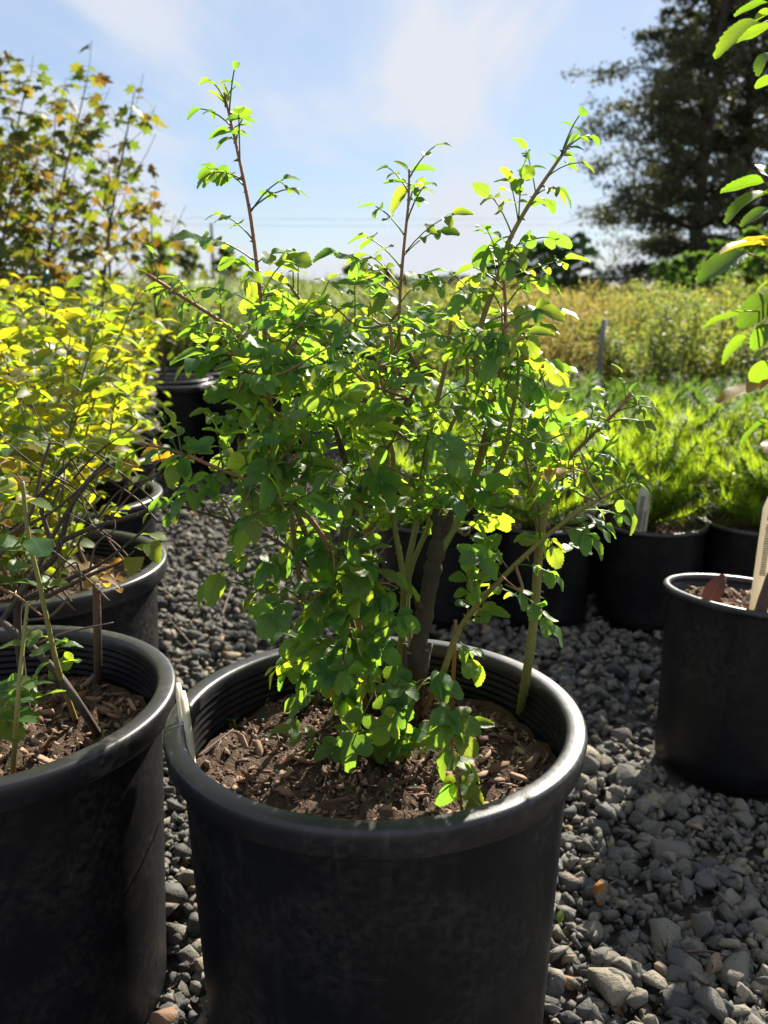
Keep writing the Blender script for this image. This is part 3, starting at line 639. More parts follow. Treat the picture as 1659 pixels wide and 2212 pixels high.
LEAVES = []    # (rachis polyline, [(template list, template index, matrix, material)], detailed?)
def rose_leaf(base, tip, size=0.03, pairs=2, up=None, arch=0.012, mat='rose_leaf', tpls=None, key=False, droop=0.25):
    base, tip = np.asarray(base, float), np.asarray(tip, float); tpls = tpls or ROSE
    u_, v_ = px((base+2*tip)/3)
    if not key and 850 < u_ < 1020 and 1110 < v_ < 1470 and tip[1] < .96 and rng.random() < .8: return    # the open heart of the bush
    d = tip-base; Ln = np.linalg.norm(d); arch = min(arch, .14*Ln); droop = droop*.55; size = size*(.66 if pairs else .85); up = np.array([0, 0, 1.0]) if up is None else nrm(up)
    end = base+d*(max(0.30, 1-size*0.95/Ln) if pairs else .12)
    if not pairs: size = max(size*.8, Ln*.9); arch = 0; droop = droop*.4
    m = (base+end)/2+np.array([0, 0, arch]); ts = np.linspace(0, 1, 6)
    ra = np.array([(1-t)**2*base+2*(1-t)*t*m+t*t*end for t in ts])
    def at(t): return (1-t)**2*base+2*(1-t)*t*m+t*t*end
    lf = []; td = nrm(end-m)
    hang = np.array([0, 0, -1.0])
    lf.append((tpls, rng.integers(len(tpls)), frame(end, nrm(td+hang*droop*rng.uniform(.3, 1.3)), nrm(up+rng.normal(size=3)*.22), size*rng.uniform(1.0, 1.18)), mat))
    fr = {1: [0.62], 2: [0.48, 0.86], 3: [0.36, 0.64, 0.9]}[pairs] if pairs else []
    for k, t in enumerate(fr):
        p = at(t); tg = nrm(at(min(1, t+.05))-at(t-.05)); sd = nrm(np.cross(up, tg)); sz = size*(0.78+0.2*k/max(1, len(fr)-1))
        for sg in (1, -1):
            dr = nrm(sd*sg+tg*rng.uniform(.35, .75)+hang*droop*rng.uniform(.2, 1.4))
            lf.append((tpls, rng.integers(len(tpls)), frame(p, dr, nrm(up+rng.normal(size=3)*.28-sd*sg*.15), sz*rng.uniform(.85, 1.1)), mat))
    LEAVES.append((ra, lf, key))
def RL(b, t, Y, dY=0.0, size=0.03, pairs=2, tilt=0.0, **kw):
    up = np.array([rng.normal()*.25, tilt*.75+rng.normal()*.25, 1.0]); rose_leaf(P(*b, Y), P(*t, Y+dY), size, pairs, up, key=True, **kw)
yl = dict(mat='young_leaf', tpls=YOUNG)
# left tall shoot
RL((488, 232), (466, 190), .955, 0, .020, 0, **yl); RL((487, 228), (486, 178), .955, .004, .024, 0, **yl); RL((489, 225), (493, 186), .955, -.004, .018, 0, **yl)
RL((499, 262), (542, 230), .953, -.01, .021, 0, droop=.1, mat='young_leaf'); RL((502, 284), (461, 279), .953, .01, .020, 0, **yl); RL((504, 284), (531, 275), .953, -.01, .014, 0, **yl); RL((506, 300), (470, 298), .952, .01, .010, 0, **yl)
RL((528, 392), (418, 362), .948, -.02, .030, 3, .3, mat='young_leaf', tpls=YOUNG+ROSE[1:2], droop=.75, arch=.02); RL((540, 455), (660, 392), .946, .02, .026, 2, -.2, mat='young_leaf', droop=.3)
RL((548, 562), (388, 490), .94, -.03, .036, 3, .1, arch=.008, droop=.15); RL((553, 570), (664, 535), .94, -.04, .040, 2, -.3, arch=.012); RL((560, 590), (516, 606), .938, -.03, .030, 1, -.5); RL((565, 640), (640, 640), .935, .05, .032, 2, -.2)
# centre shoot
for t, s in (((858, 342), .022), ((930, 352), .024), ((838, 384), .022), ((926, 400), .024), ((848, 442), .030), ((908, 438), .030)): RL((884, 372 if t[1] < 370 else 398), t, .985, rng.normal()*.012, s, 0, **yl)
RL((876, 545), (1006, 440), .98, -.02, .029, 2, -.1, droop=.2); RL((862, 625), (690, 522), .978, -.05, .038, 3, .0, arch=.022, droop=.25); RL((864, 610), (965, 590), .978, -.05, .040, 1, -.45)
RL((862, 650), (800, 640), .976, -.04, .034, 1, -.2, mat='young_leaf'); RL((862, 690), (930, 665), .976, -.05, .03, 2, -.3)
# right shoot
RL((1232, 318), (1240, 296), .975, 0, .022, 0, **yl); RL((1228, 322), (1252, 312), .975, -.005, .018, 0, **yl); RL((1205, 350), (1196, 330), .975, 0, .010, 0, **yl); RL((1222, 330), (1226, 300), .975, 0, .024, 0, **yl)
RL((1120, 482), (1092, 352), .967, -.02, .027, 3, .2, droop=.3); RL((1160, 420), (1246, 396), .97, -.02, .030, 2, .2, mat='young_leaf', tpls=YOUNG+ROSE[4:], droop=.7, arch=.018)
RL((1105, 512), (1030, 560), .965, -.05, .036, 2, .4, mat='young_leaf', droop=.8, arch=.03); RL((1098, 528), (1150, 560), .965, -.02, .028, 1, .2, mat='young_leaf', droop=.9); RL((1100, 520), (1095, 595), .965, -.04, .034, 1, .3, mat='young_leaf', droop=.6)
RL((1080, 610), (1262, 545), .962, -.02, .034, 3, -.1, arch=.004, droop=.12); RL((1062, 640), (975, 640), .96, -.05, .036, 2, -.4); RL((1065, 690), (1254, 660), .958, -.03, .034, 2, -.3, arch=.012); RL((1075, 600), (985, 600), .96, .03, .03, 2, .0)
# right flank
RL((1112, 770), (1246, 800), .885, .0, .036, 2, -.1, arch=.02, droop=.45); RL((1108, 810), (1222, 862), .88, -.02, .046, 1, -.7, arch=.012); RL((1112, 745), (1080, 800), .885, -.03, .034, 1, .3, mat='young_leaf', droop=.7)
RL((1110, 750), (1060, 720), .885, 0, .03, 0, **yl); RL((1112, 742), (1128, 700), .885, 0, .028, 0, **yl); RL((1120, 880), (1200, 935), .88, -.03, .042, 2, -.2); RL((1125, 960), (1200, 1010), .90, -.02, .034, 2, .1)
RL((1360, 850), (1400, 895), .90, -.01, .018, 2, **yl); RL((1360, 850), (1372, 828), .90, 0, .016, 0, **yl); RL((1345, 870), (1400, 880), .902, 0, .02, 0, **yl)
RL((1310, 908), (1240, 900), .906, -.01, .03, 1, mat='young_leaf'); RL((1290, 930), (1335, 975), .91, -.02, .03, 1, .2, mat='young_leaf', droop=.8); RL((1250, 970), (1290, 1060), .915, -.03, .03, 3, .2, droop=.5); RL((1262, 960), (1335, 1060), .912, -.01, .03, 2, .0, mat='young_leaf', droop=.5); RL((1215, 1000), (1150, 950), .92, .03, .032, 2)
RL((1375, 1042), (1398, 1038), .84, 0, .02, 0, **yl); RL((1360, 1050), (1352, 1022), .84, 0, .018, 0, **yl); RL((1330, 1062), (1386, 1135), .84, .01, .034, 1, .1, mat='young_leaf', droop=.8, arch=.015)
RL((1205, 1140), (1318, 1175), .85, -.02, .033, 2, -.3, arch=.01); RL((1180, 1160), (1215, 1212), .852, -.02, .03, 1, .0, droop=.6); RL((1100, 1232), (1020, 1120), .862, .02, .036, 2, -.1, arch=.0); RL((1060, 1275), (1045, 1140), .868, -.015, .035, 3, -.6, arch=.0, droop=.1)
RL((1010, 1340), (1010, 1200), .88, -.01, .032, 3, -.8, arch=.0, droop=.05); RL((1090, 1262), (1226, 1378), .86, -.01, .036, 3, -.6, arch=.012, droop=.2); RL((1000, 1360), (1082, 1300), .88, -.02, .028, 2, -.5)
RL((985, 1380), (1052, 1472), .90, -.02, .034, 2, .2, arch=.012, droop=.5); RL((1000, 1420), (1040, 1390), .89, -.02, .026, 1)
# left flank
RL((590, 800), (372, 748), .90, -.03, .050, 2, -.75, arch=.008, droop=.15); RL((560, 770), (385, 700), .97, -.02, .034, 3, .1, arch=.02, droop=.4); RL((590, 870), (452, 828), .925, -.06, .038, 2, -.1, arch=.012); RL((588, 880), (470, 925), .925, -.06, .040, 2, -.4, droop=.35)
RL((395, 645), (440, 610), .985, 0, .022, 1, mat='young_leaf'); RL((400, 648), (385, 690), .985, 0, .020, 1, **yl); RL((365, 622), (330, 650), .983, 0, .020, 1, **yl); RL((430, 665), (420, 700), .986, 0, .02, 0, **yl); RL((320, 594), (304, 585), .98, 0, .018, 0, **yl); RL((335, 605), (375, 590), .982, 0, .018, 0, **yl)
RL((500, 760), (490, 715), .88, 0, .026, 0, **yl); RL((505, 765), (440, 735), .88, 0, .03, 1)
RL((392, 980), (372, 880), .838, .0, .032, 1, .1, droop=.2); RL((420, 992), (430, 935), .84, 0, .026, 2, -.5, droop=.1); RL((400, 985), (350, 1030), .838, -.015, .034, 2, -.4, droop=.4); RL((470, 1010), (500, 960), .842, .02, .026, 2, -.3); RL((480, 1018), (440, 1060), .842, -.02, .03, 1, -.3, droop=.6); RL((540, 1042), (520, 1110), .846, -.01, .032, 2, -.4, droop=.5)
RL((430, 1108), (330, 1070), .855, -.01, .028, 1, -.2); RL((400, 1098), (345, 1120), .854, -.01, .022, 2, .0, mat='young_leaf'); RL((500, 1130), (470, 1090), .86, 0, .02, 1, mat='young_leaf'); RL((520, 1138), (480, 1160), .86, 0, .022, 1, mat='young_leaf')
RL((600, 1175), (400, 1290), .865, -.02, .044, 2, -.3, arch=.03, droop=.6); RL((560, 1275), (520, 1310), .893, 0, .018, 2, mat='young_leaf'); RL((545, 1270), (530, 1240), .89, 0, .016, 1, mat='young_leaf'); RL((640, 1230), (560, 1230), .92, -.03, .026, 3, -.3); RL((650, 1290), (575, 1190), .92, -.02, .026, 2, -.2)
# lower front
RL((745, 1330), (640, 1330), .895, -.03, .034, 3, -.6, droop=.25); RL((750, 1360), (810, 1450), .89, -.04, .042, 2, -.9, droop=.3, arch=.0); RL((740, 1300), (690, 1230), .885, -.03, .042, 2, -.9, arch=.0, droop=.1); RL((740, 1200), (800, 1260), .89, -.05, .046, 1, -.9, arch=.0); RL((730, 1210), (640, 1170), .88, -.03, .038, 3, -.7, droop=.2)
RL((680, 1420), (590, 1470), .925, -.03, .030, 2, -.5, droop=.3); RL((668, 1390), (640, 1440), .925, -.03, .034, 2, -.4); RL((700, 1430), (720, 1480), .925, -.03, .03, 1, -.4); RL((820, 1480), (880, 1500), .90, -.03, .028, 2, -.3); RL((820, 1450), (770, 1500), .90, -.03, .026, 2, -.4)
for (b, t) in (((978, 1560), (1040, 1530)), ((976, 1570), (930, 1570)), ((980, 1590), (1030, 1600)), ((982, 1620), (940, 1640)), ((986, 1650), (1035, 1640)), ((990, 1690), (960, 1700)), ((994, 1700), (1020, 1690)), ((974, 1545), (965, 1510)), ((972, 1545), (1010, 1570)), ((998, 1735), (1030, 1720))):
    RL(b, t, .79, -.005, .036, 1, -.3, mat='young_leaf' if rng.random() < .6 else 'rose_leaf', arch=.008)
for i in range(13):                      # leafy sprays hanging low in front of the canes
    u, v = rng.uniform(590, 880), rng.uniform(1180, 1530); 
    if v > 1400 and u < 640: continue
    q = P(u, v, rng.uniform(.82, .92)); k = np.argmin([np.linalg.norm(c-q, axis=1).min() for c, _, _ in CANES]); c0 = CANES[k][0]; s0 = c0[np.linalg.norm(c0-q, axis=1).argmin()]
    if np.linalg.norm(s0-q) > .10: continue
    md = (s0+q)/2+np.array([0, 0, .01]); c1 = crom([s0, md, q], 4); mb = MB(); tube(mb, c1, .0011, .0007, 4); mb.build('twig', M['cane_green'], rose)
    for z in range(2):
        b = c1[[5, 8][z]]; a = rng.uniform(3.0, 6.4); rose_leaf(b, b+np.array([math.cos(a)*.045, math.sin(a)*.03, rng.uniform(-.03, .015)]), rng.uniform(.028, .040), int(rng.choice([2, 3])), nrm(np.array([rng.normal()*.3, -.6+rng.normal()*.3, 1.0])), .006, droop=.3)
for i in range(14):                      # low sprouts round the crown
    a = rng.uniform(3.4, 6.2); p = RB+np.array([.05*math.cos(a)*rng.uniform(.5, 1.6), .05*math.sin(a), 0]); e = p+np.array([rng.normal()*.03, -.015+rng.normal()*.01, .03+.025*rng.random()])
    rose_leaf(p, e, .032, 2, [0, -.4, 1], .008, droop=.3)
# twigs that fill the crown, each from the nearest cane
POLY = [(400, 730), (480, 690), (560, 655), (640, 615), (760, 650), (860, 640), (930, 650), (1000, 610), (1110, 600), (1150, 680), (1215, 780), (1215, 900), (1265, 1000), (1225, 1120), (1160, 1190), (1040, 1290), (1010, 1380), (900, 1440), (860, 1520), (740, 1510), (620, 1450), (600, 1300), (560, 1200), (500, 1090), (440, 1040), (480, 950), (500, 880), (450, 800)]
def inside(x, y):
    c = False; n = len(POLY); j = n-1
    for i in range(n):
        a, b = POLY[i], POLY[j]
        if (a[1] > y) != (b[1] > y) and x < (b[0]-a[0])*(y-a[1])/(b[1]-a[1])+a[0]: c = not c
        j = i
    return c
SAMP = np.concatenate([c for c, _, _ in CANES]); SR = np.concatenate([np.linspace(a, b, len(c)) for c, a, b in CANES])
made = 0; tries = 0
while made < 78 and tries < 6000:
    tries += 1; u, v = rng.uniform(400, 1260), rng.uniform(610, 1520)
    if not inside(u, v): continue
    if v > 1150 and rng.random() < .7: continue
    if v > 1000 and u > 850 and rng.random() < .45: continue
    tgt = P(u, v, rng.uniform(.80, 1.08) if v < 1250 else rng.uniform(.80, .95)); dd = SAMP-tgt; dist = np.linalg.norm(dd, axis=1); dist[SAMP[:, 2] > tgt[2]+.005] = 9
    k = dist.argmin()
    if not .03 < dist[k] < .13: continue
    s0 = SAMP[k]; md = (s0+tgt)/2+np.array([0, 0, -.008])+rng.normal(size=3)*.006; c = crom([s0, md, tgt], 5)
    mb = MB(); tube(mb, c, min(.0018, SR[k]), .0008, 5); mb.build('twig', M['cane_green' if rng.random() < .6 else 'cane_red'], rose); made += 1
    T = nrm(tgt-s0); ph = rng.uniform(0, 6.28); nl = rng.integers(3, 5)
    for q in range(nl):
        t = .35+.65*q/(nl-1); b = c[int(t*(len(c)-1))]; a = ph+2.4*q; sv = nrm(np.cross(T, [0, 0, 1])+1e-6); w = np.cross(T, sv)
        d = nrm(T*(.9 if q == nl-1 else .35)+(sv*math.cos(a)+w*math.sin(a))*(.4 if q == nl-1 else .9)+np.array([0, 0, .18])); Ln = rng.uniform(.050, .078)
        e = b+d*Ln; eu, ev = px(e)
        if not inside(eu, ev) and rng.random() < .7: continue
        rose_leaf(b, e, rng.uniform(.024, .038), int(rng.choice([2, 3, 3])), nrm(np.array([0, -.05, 1.0])+rng.normal(size=3)*.42), rng.uniform(.002, .016), 'young_leaf' if (rng.random() < .2) else ('old_leaf' if rng.random() < .012 else 'rose_leaf'))
# leaves straight from the canes inside the crown
for (c, r0, r1) in CANES:
    i = 4
    while i < len(c)-2:
        p = c[i]; u, v = px(p); i += int(rng.integers(2, 5))
        if not inside(u, v) or v > 1200 or rng.random() < .45: continue
        T = nrm(c[min(i, len(c)-1)]-p); a = rng.uniform(0, 6.28); sv = nrm(np.cross(T, [0.1, 1, 0.2])); w = np.cross(T, sv); e = p+nrm(T*.4+(sv*math.cos(a)+w*math.sin(a))+np.array([0, 0, .2]))*rng.uniform(.05, .075)
        rose_leaf(p, e, rng.uniform(.024, .036), int(rng.choice([2, 3])), nrm(np.array([0, 0, 1.0])+rng.normal(size=3)*.4), .008)
# more small leaves up the free ends of the shoots
def dress(c, t0, n, s0, s1, mat='young_leaf'):
    for q in range(n):
        t = t0+(1.0-t0)*(q+.4+.4*rng.random())/n; k = int(t*(len(c)-2)); p = c[k]; T = nrm(c[k+1]-c[k]); a = 2.4*q+rng.normal()*.5; sv = nrm(np.cross(T, [0.1, 1, 0.2])); w = np.cross(T, sv); f = (t-t0)/(1-t0)
        d = nrm(T*(.35+.5*f)+(sv*math.cos(a)+w*math.sin(a)*.8)+np.array([0, 0, .15])); sz = s0+(s1-s0)*f; rose_leaf(p, p+d*sz*rng.uniform(2.0, 2.7), sz, 2 if f < .7 else 1, nrm(np.array([0, 0, 1.0])+rng.normal(size=3)*.3), .01, mat if rng.random() < .4+.6*f else 'rose_leaf', YOUNG+ROSE[1:2] if f > .6 else ROSE, key=False, droop=.5)
cc = {k: CANES[i][0] for i, k in enumerate(['A', 'B', 'B2', 'TR', 'C', 'C2', 'D', 'D2', 'E', 'F', 'G', 'H', 'J', 'I', 'L', 'M'])}
dress(cc['A'], .56, 11, .030, .020); dress(cc['B'], .60, 10, .030, .022); dress(cc['C'], .52, 13, .032, .022); dress(cc['F'], .58, 10, .028, .016); dress(cc['D2'], .15, 9, .026, .018); dress(cc['E'], .45, 8, .028, .018, 'rose_leaf'); dress(cc['C2'], .5, 7, .03, .022); dress(cc['M'], .55, 8, .03, .02); dress(cc['G'], .45, 9, .028, .02, 'rose_leaf'); dress(cc['H'], .3, 6, .026, .016); dress(cc['I'], .2, 4, .02, .016); dress(cc['D'], .35, 5, .03, .026, 'rose_leaf'); dress(cc['J'], .2, 8, .028, .024, 'rose_leaf')
nearest = sorted([i for i, l in enumerate(LEAVES) if not l[2]], key=lambda i: LEAVES[i][0][-1][1])
order = [i for i, l in enumerate(LEAVES) if l[2]]
cnt = 0; det = set()
for i in order+nearest:
    if cnt+len(LEAVES[i][1]) > 300: continue
    det.add(i); cnt += len(LEAVES[i][1])
print('rose leaves', len(LEAVES), 'leaflets', sum(len(l[1]) for l in LEAVES))
for i, (ra, lf, key) in enumerate(LEAVES):
    mb = MB(); tube(mb, ra, .0009, .0006, 4)
    if i in det:
        o = mb.build('leaf', M['twig_green'], rose)
        for tp, k, Mx, mt in lf: inst('leaflet', tmesh(tp[k], 'leaflet', M[mt]), o, Mx)
    else:
        for tp, k, Mx, mt in lf: put(mb, tp[k], Mx, (i*.377) % 1*.6+rng.random()*.3)
        mb.build('leaf', M[lf[0][3]], rose)

# ------------------------------------------------------------------ generic plants
def stems_and_leaves(root, stems, leaves, stem_mat, leaf_mat_, limit=300, lname='leaf', sname='stem', fol='foliage'):
    for pts, r0, r1 in stems:
        mb = MB(); tube(mb, pts, r0, r1, 5); mb.build(sname, M[stem_mat], root)
    rest = MB(); n = 0
    for tp, Mx, mt in leaves:
        if n < limit: inst(lname, tmesh(tp, lname, M[mt or leaf_mat_]), root, Mx); n += 1
        else: put(rest, tp, Mx)
    if rest.n: rest.build(fol, M[leaf_mat_], root, kind='stuff')
def shrub(base, h, spread, nst, label, group=None, nl=13, ls=(.026, .042), seed=0, limit=150, side=True, name='leafy_shrub', low=.25, skirt=0):
    r = np.random.default_rng(seed); root = thing(name, base, label, 'shrub', group); base = np.asarray(base, float); ST, LV = [], []
    for i in range(nst):
        a = r.uniform(0, 6.28); q = .07*math.sqrt(r.random()); p0 = base+np.array([q*math.cos(a), q*math.sin(a), -.004]); hh = h*r.uniform(.62, 1.05); top = p0+np.array([math.cos(a)*spread*r.uniform(.2, 1), math.sin(a)*spread*r.uniform(.2, 1), hh])
        c = crom([p0, p0*.45+top*.55+np.array([*(r.normal(size=2)*.015), .02]), top], 8); ST.append((c, .0028, .001))
        for k in range(nl):
            t = low+(1-low)*(k+r.random())/nl; b = c[int(t*(len(c)-1))]
            if side and r.random() < .45:
                a2 = r.uniform(0, 6.28); e = b+np.array([math.cos(a2), math.sin(a2), .5])*r.uniform(.025, .06); ST.append((np.array([b, (b+e)/2+[0, 0, .003], e]), .0012, .0007)); pts = [b*.4+e*.6, e, e]
            else: pts = [b]
            for z in pts:
                a3 = r.uniform(0, 6.28); d = nrm([math.cos(a3), math.sin(a3), r.uniform(-.35, .9)]); LV.append((SHRUB[r.integers(3)], frame(z, d, nrm(np.array([0, 0, 1])+r.normal(size=3)*.75), r.uniform(*ls)), None))
    for i in range(skirt):                # arching low shoots that hang over the pot rim
        a = r.uniform(0, 6.28); q = r.uniform(.17, .27); e = base+np.array([q*math.cos(a), q*math.sin(a), r.uniform(.03, .17)]); m = base+np.array([.5*q*math.cos(a), .5*q*math.sin(a), .17+.06*r.random()]); c = crom([base+np.array([.03*math.cos(a), .03*math.sin(a), 0]), m, e], 5); ST.append((c, .0016, .0007))
        for k in range(7):
            a3 = r.uniform(0, 6.28); d = nrm([math.cos(a3), math.sin(a3), r.uniform(-.5, .5)]); LV.append((SHRUB[r.integers(3)], frame(c[int(r.uniform(.35, 1)*(len(c)-1))], d, nrm(np.array([0, 0, 1])+r.normal(size=3)*.6), r.uniform(*ls)), None))
    r.shuffle(LV); stems_and_leaves(root, ST, LV, 'twig_green', 'shrub_leaf', limit); return root
shrub((-0.565, 1.405, 0.345), .46, .19, 17, 'yellow green leafy shrub just behind the half bare rose', None, 22, (.026, .044), 3, 290, low=.10)
rowl = 'yellow leaved shrubs in the pots along the path'
s2 = shrub((-0.685, 1.89, 0.30), .50, .27, 19, 'yellow green leafy shrub among its kind in the pots along the gravel path', rowl, 24, (.028, .044), 4, 200, low=.02, skirt=34)
s3 = shrub((-1.06, 1.55, 0.30), .48, .24, 17, 'yellow green leafy shrub in the pots beyond the path row', 'yellow shrubs beyond the path row', 24, (.03, .046), 5, 200, low=.02, skirt=34)
bpy.context.view_layer.update(); PN = 1; QN = 0
s2['label'] = 'yellow green leafy shrub along the gravel path, second beyond the half bare rose'; s3['label'] = 'first yellow green shrub of the row beyond the path row'
for (x, y, src, s, rz) in [(-0.80, 2.37, s3, 1.0, 1.0), (-0.92, 2.86, s2, 1.05, 2.2), (-1.05, 3.36, s3, 1.05, 4)]:
    c = copy_tree(src); c.location = (x, y, .30); c.scale = (s, s, s); c.rotation_euler = (0, 0, rz); PN += 1; c['label'] = 'yellow green leafy shrub along the gravel path, %s beyond the half bare rose' % ORD[PN]; c['group'] = rowl
for (x, y, src, s, rz) in [(-1.17, 2.06, s2, 1.0, 3.0), (-1.28, 2.6, s3, 1.0, .6), (-1.42, 3.1, s2, 1.0, 5)]:
    c = copy_tree(src); c.location = (x, y, .30); c.scale = (s, s, s); c.rotation_euler = (0, 0, rz); QN += 1; c['label'] = '%s yellow green shrub of the row beyond the path row' % ORD[QN]; c['group'] = 'yellow shrubs beyond the path row'

# ---- the half bare rose on the near left
HB = np.array([-0.444, 0.918, 0.322]); hb = thing('rose_bush', HB, 'half bare rose bush with dark tangled canes and a few leaves in its pot', 'rose bush')
g2 = lambda dx, dy: G(dx, dy, .318)
def hc(pts, r0, r1, mat, th=0): return cane(pts, r0, r1, mat, th, parent=hb, store=False, tsize=.005)
hc([g2(215, 1590), P(170, 1520, .87), P(120, 1450, .885), P(60, 1390, .90), P(0, 1340, .92)], .0046, .0036, 'bark')
hc([g2(165, 1560), P(130, 1460, .87), P(108, 1370, .86), P(85, 1260, .86), P(62, 1160, .865), P(48, 1040, .87)], .0030, .0020, 'cane_yellow', 8)
hc([g2(26, 1700), P(35, 1560, .80), P(46, 1430, .82), P(60, 1300, .85)], .0030, .0018, 'cane_yellow', 3)
hc([g2(212, 1482), P(211, 1390, 1.02), P(208, 1262, 1.02)], .0052, .0050, 'twig')
hc([g2(60, 1560), P(40, 1300, .97), P(120, 1200, .99), P(160, 1080, 1.0), P(235, 990, 1.01)], .0050, .0022, 'bark')
hc([P(120, 1200, .99), P(90, 1080, 1.0), P(150, 1000, 1.0)], .0034, .0016, 'bark'); hc([P(130, 1170, .99), P(200, 1140, .98), P(300, 1110, .97), P(330, 1090, .97)], .0036, .0014, 'bark', 5)
hc([P(40, 1300, .97), P(150, 1250, .96), P(230, 1210, .95), P(330, 1130, .94)], .0032, .0012, 'bark', 5); hc([P(100, 1290, .95), P(200, 1240, .94), P(260, 1215, .94), P(290, 1190, .93)], .0026, .001, 'bark')
hc([P(-40, 1400, .95), P(60, 1260, .96), P(130, 1130, .98), P(200, 1030, 1.0), P(250, 1000, 1.0)], .0036, .0014, 'bark', 3); hc([P(-30, 1240, 1.0), P(40, 1150, 1.0), P(120, 1100, 1.0), P(235, 1000, 1.0)], .003, .0012, 'twig')
hc([P(-20, 1260, .9), P(40, 1290, .9), P(90, 1330, .9)], .0018, .001, 'cane_red', 4); hc([P(80, 1390, .88), P(150, 1365, .885), P(245, 1345, .89)], .0016, .0008, 'twig'); hc([P(190, 1230, 1.02), P(170, 1170, 1.02), P(215, 1140, 1.02)], .002, .001, 'twig')
hc([P(-20, 1180, .98), P(60, 1120, .99), P(90, 1010, 1.0), P(110, 950, 1.0)], .0028, .0014, 'twig'); hc([P(150, 1290, .93), P(110, 1330, .92), P(60, 1340, .92)], .002, .0012, 'twig')
HTW = []
for (u0, v0, u1, v1, Y, n) in [(60, 1280, 300, 1050, .98, 8), (0, 1150, 250, 960, 1.02, 8), (120, 1260, 330, 1100, .96, 6)]:
    for _ in range(n):
        f = rng.random(); s0 = P(u0+(u1-u0)*f+rng.normal()*14, v0+(v1-v0)*f+rng.normal()*14, Y+rng.normal()*.03); a = rng.uniform(0, 6.28); e = s0+np.array([math.cos(a)*.06, math.sin(a)*.05, .05])*rng.uniform(.5, 1.3)
        hc([s0-np.array([math.cos(a)*.03, 0, .03]), s0, (s0+e)/2+rng.normal(size=3)*.011, e], .0013, .0005, 'twig' if rng.random() < .6 else 'bark')
        HTW.append(e)
HL = []
for e in HTW[::2]:
    for _ in range(2):
        a = rng.uniform(0, 6.28); HL.append((ROSE[rng.integers(5)], frame(e, nrm([math.cos(a), math.sin(a), .2]), nrm(np.array([0, 0, 1])+rng.normal(size=3)*.4), rng.uniform(.018, .03)), ['shrub_leaf', 'shrub_leaf', 'rose_leaf', 'old_leaf'][rng.integers(4)]))
def hleaf(b, Y, s, mat, n=3, spread=26):
    for _ in range(n):
        a = rng.uniform(0, 6.28); p = P(b[0]+rng.normal()*spread*.4, b[1]+rng.normal()*spread*.4, Y+rng.normal()*.015); d = nrm([math.cos(a), math.sin(a), rng.uniform(-.2, .5)]); HL.append((ROSE[rng.integers(5)], frame(p, d, nrm(np.array([0, -.2, 1])+rng.normal(size=3)*.4), s*rng.uniform(.8, 1.2)), mat))
for b, Y, s, m, n in [((215, 1240), 1.0, .022, 'old_leaf', 6), ((230, 1255), 1.0, .02, 'gold_leaf', 4), ((45, 1080), .9, .028, 'shrub_leaf', 5), ((40, 1045), .88, .026, 'shrub_leaf', 4), ((60, 1165), .865, .032, 'rose_leaf', 3), ((100, 1430), .86, .022, 'young_leaf', 3), ((130, 1420), .93, .024, 'rose_leaf', 5), ((120, 1390), .93, .02, 'young_leaf', 4), ((45, 1480), .87, .03, 'rose_leaf', 5), ((25, 1520), .84, .03, 'rose_leaf', 6), ((70, 1500), .86, .03, 'young_leaf', 4), ((10, 1560), .82, .03, 'rose_leaf', 5), ((20, 1080), 1.0, .03, 'gold_leaf', 3), ((90, 1120), 1.0, .026, 'shrub_leaf', 3), ((320, 1160), .95, .03, 'shrub_leaf', 2), ((300, 1195), .95, .028, 'shrub_leaf', 2), ((180, 970), 1.05, .03, 'shrub_leaf', 4), ((245, 960), 1.06, .032, 'shrub_leaf', 5), ((265, 1000), 1.05, .034, 'shrub_leaf', 3), ((255, 1010), 1.05, .03, 'old_leaf', 3), ((60, 960), 1.05, .03, 'shrub_leaf', 5), ((30, 1010), 1.0, .03, 'old_leaf', 3), ((20, 1250), .9, .03, 'young_leaf', 3), ((110, 1255), .93, .024, 'rose_leaf', 3), ((60, 1390), .88, .022, 'young_leaf', 3)]:
    hleaf(b, Y, s, m, n)
stems_and_leaves(hb, [], HL, 'twig', 'rose_leaf', 300)
# weeds
def weed(p, h, n, s, label, mat='young_leaf', tp=SHRUB):
    root = thing('weed_seedling', p, label, 'weed'); p = np.asarray(p, float); top = p+np.array([rng.normal()*.006, rng.normal()*.006, h]); ST = [(crom([p, (p+top)/2+rng.normal(size=3)*.003, top], 4), .0012, .0008)]; LV = []
    for i in range(n):
        a = 2.4*i; LV.append((tp[i % len(tp)], frame(p+(top-p)*(.25+.75*i/n), nrm([math.cos(a), math.sin(a), .5-.3*(1-i/n)]), [0, 0, 1], s*rng.uniform(.7, 1.1)), None))
    stems_and_leaves(root, ST, LV, 'cane_red', mat)
weed(g2(125, 1475), .055, 12, .019, 'small leafy weed by the dark leaning cane in the half bare rose pot'); weed(g2(55, 1530), .03, 9, .02, 'low green weed on the mulch of the half bare rose pot', 'rose_leaf')
weed(b0(495, 1575), .012, 5, .014, 'tiny pale seedling by the inner wall of the big rose pot', 'rose_leaf'); weed(b0(860, 1725), .012, 8, .015, 'flat dark weed rosette close to the front rim of the rose pot', 'rose_leaf'); weed(b0(1075, 1640), .006, 8, .006, 'speck of bright moss on the soil of the rose pot', 'young_leaf')
yf = thing('fallen_leaf', P(708, 1478, .885), 'yellowed round leaf hanging low over the rose pot soil', 'leaf'); inst('blade', tmesh(ROSE[2], 'leaf_blade', M['old_leaf']), yf, frame(np.array(yf.location), (0, .1, -1), (0, -1, .1), .018))
mb = MB(); 
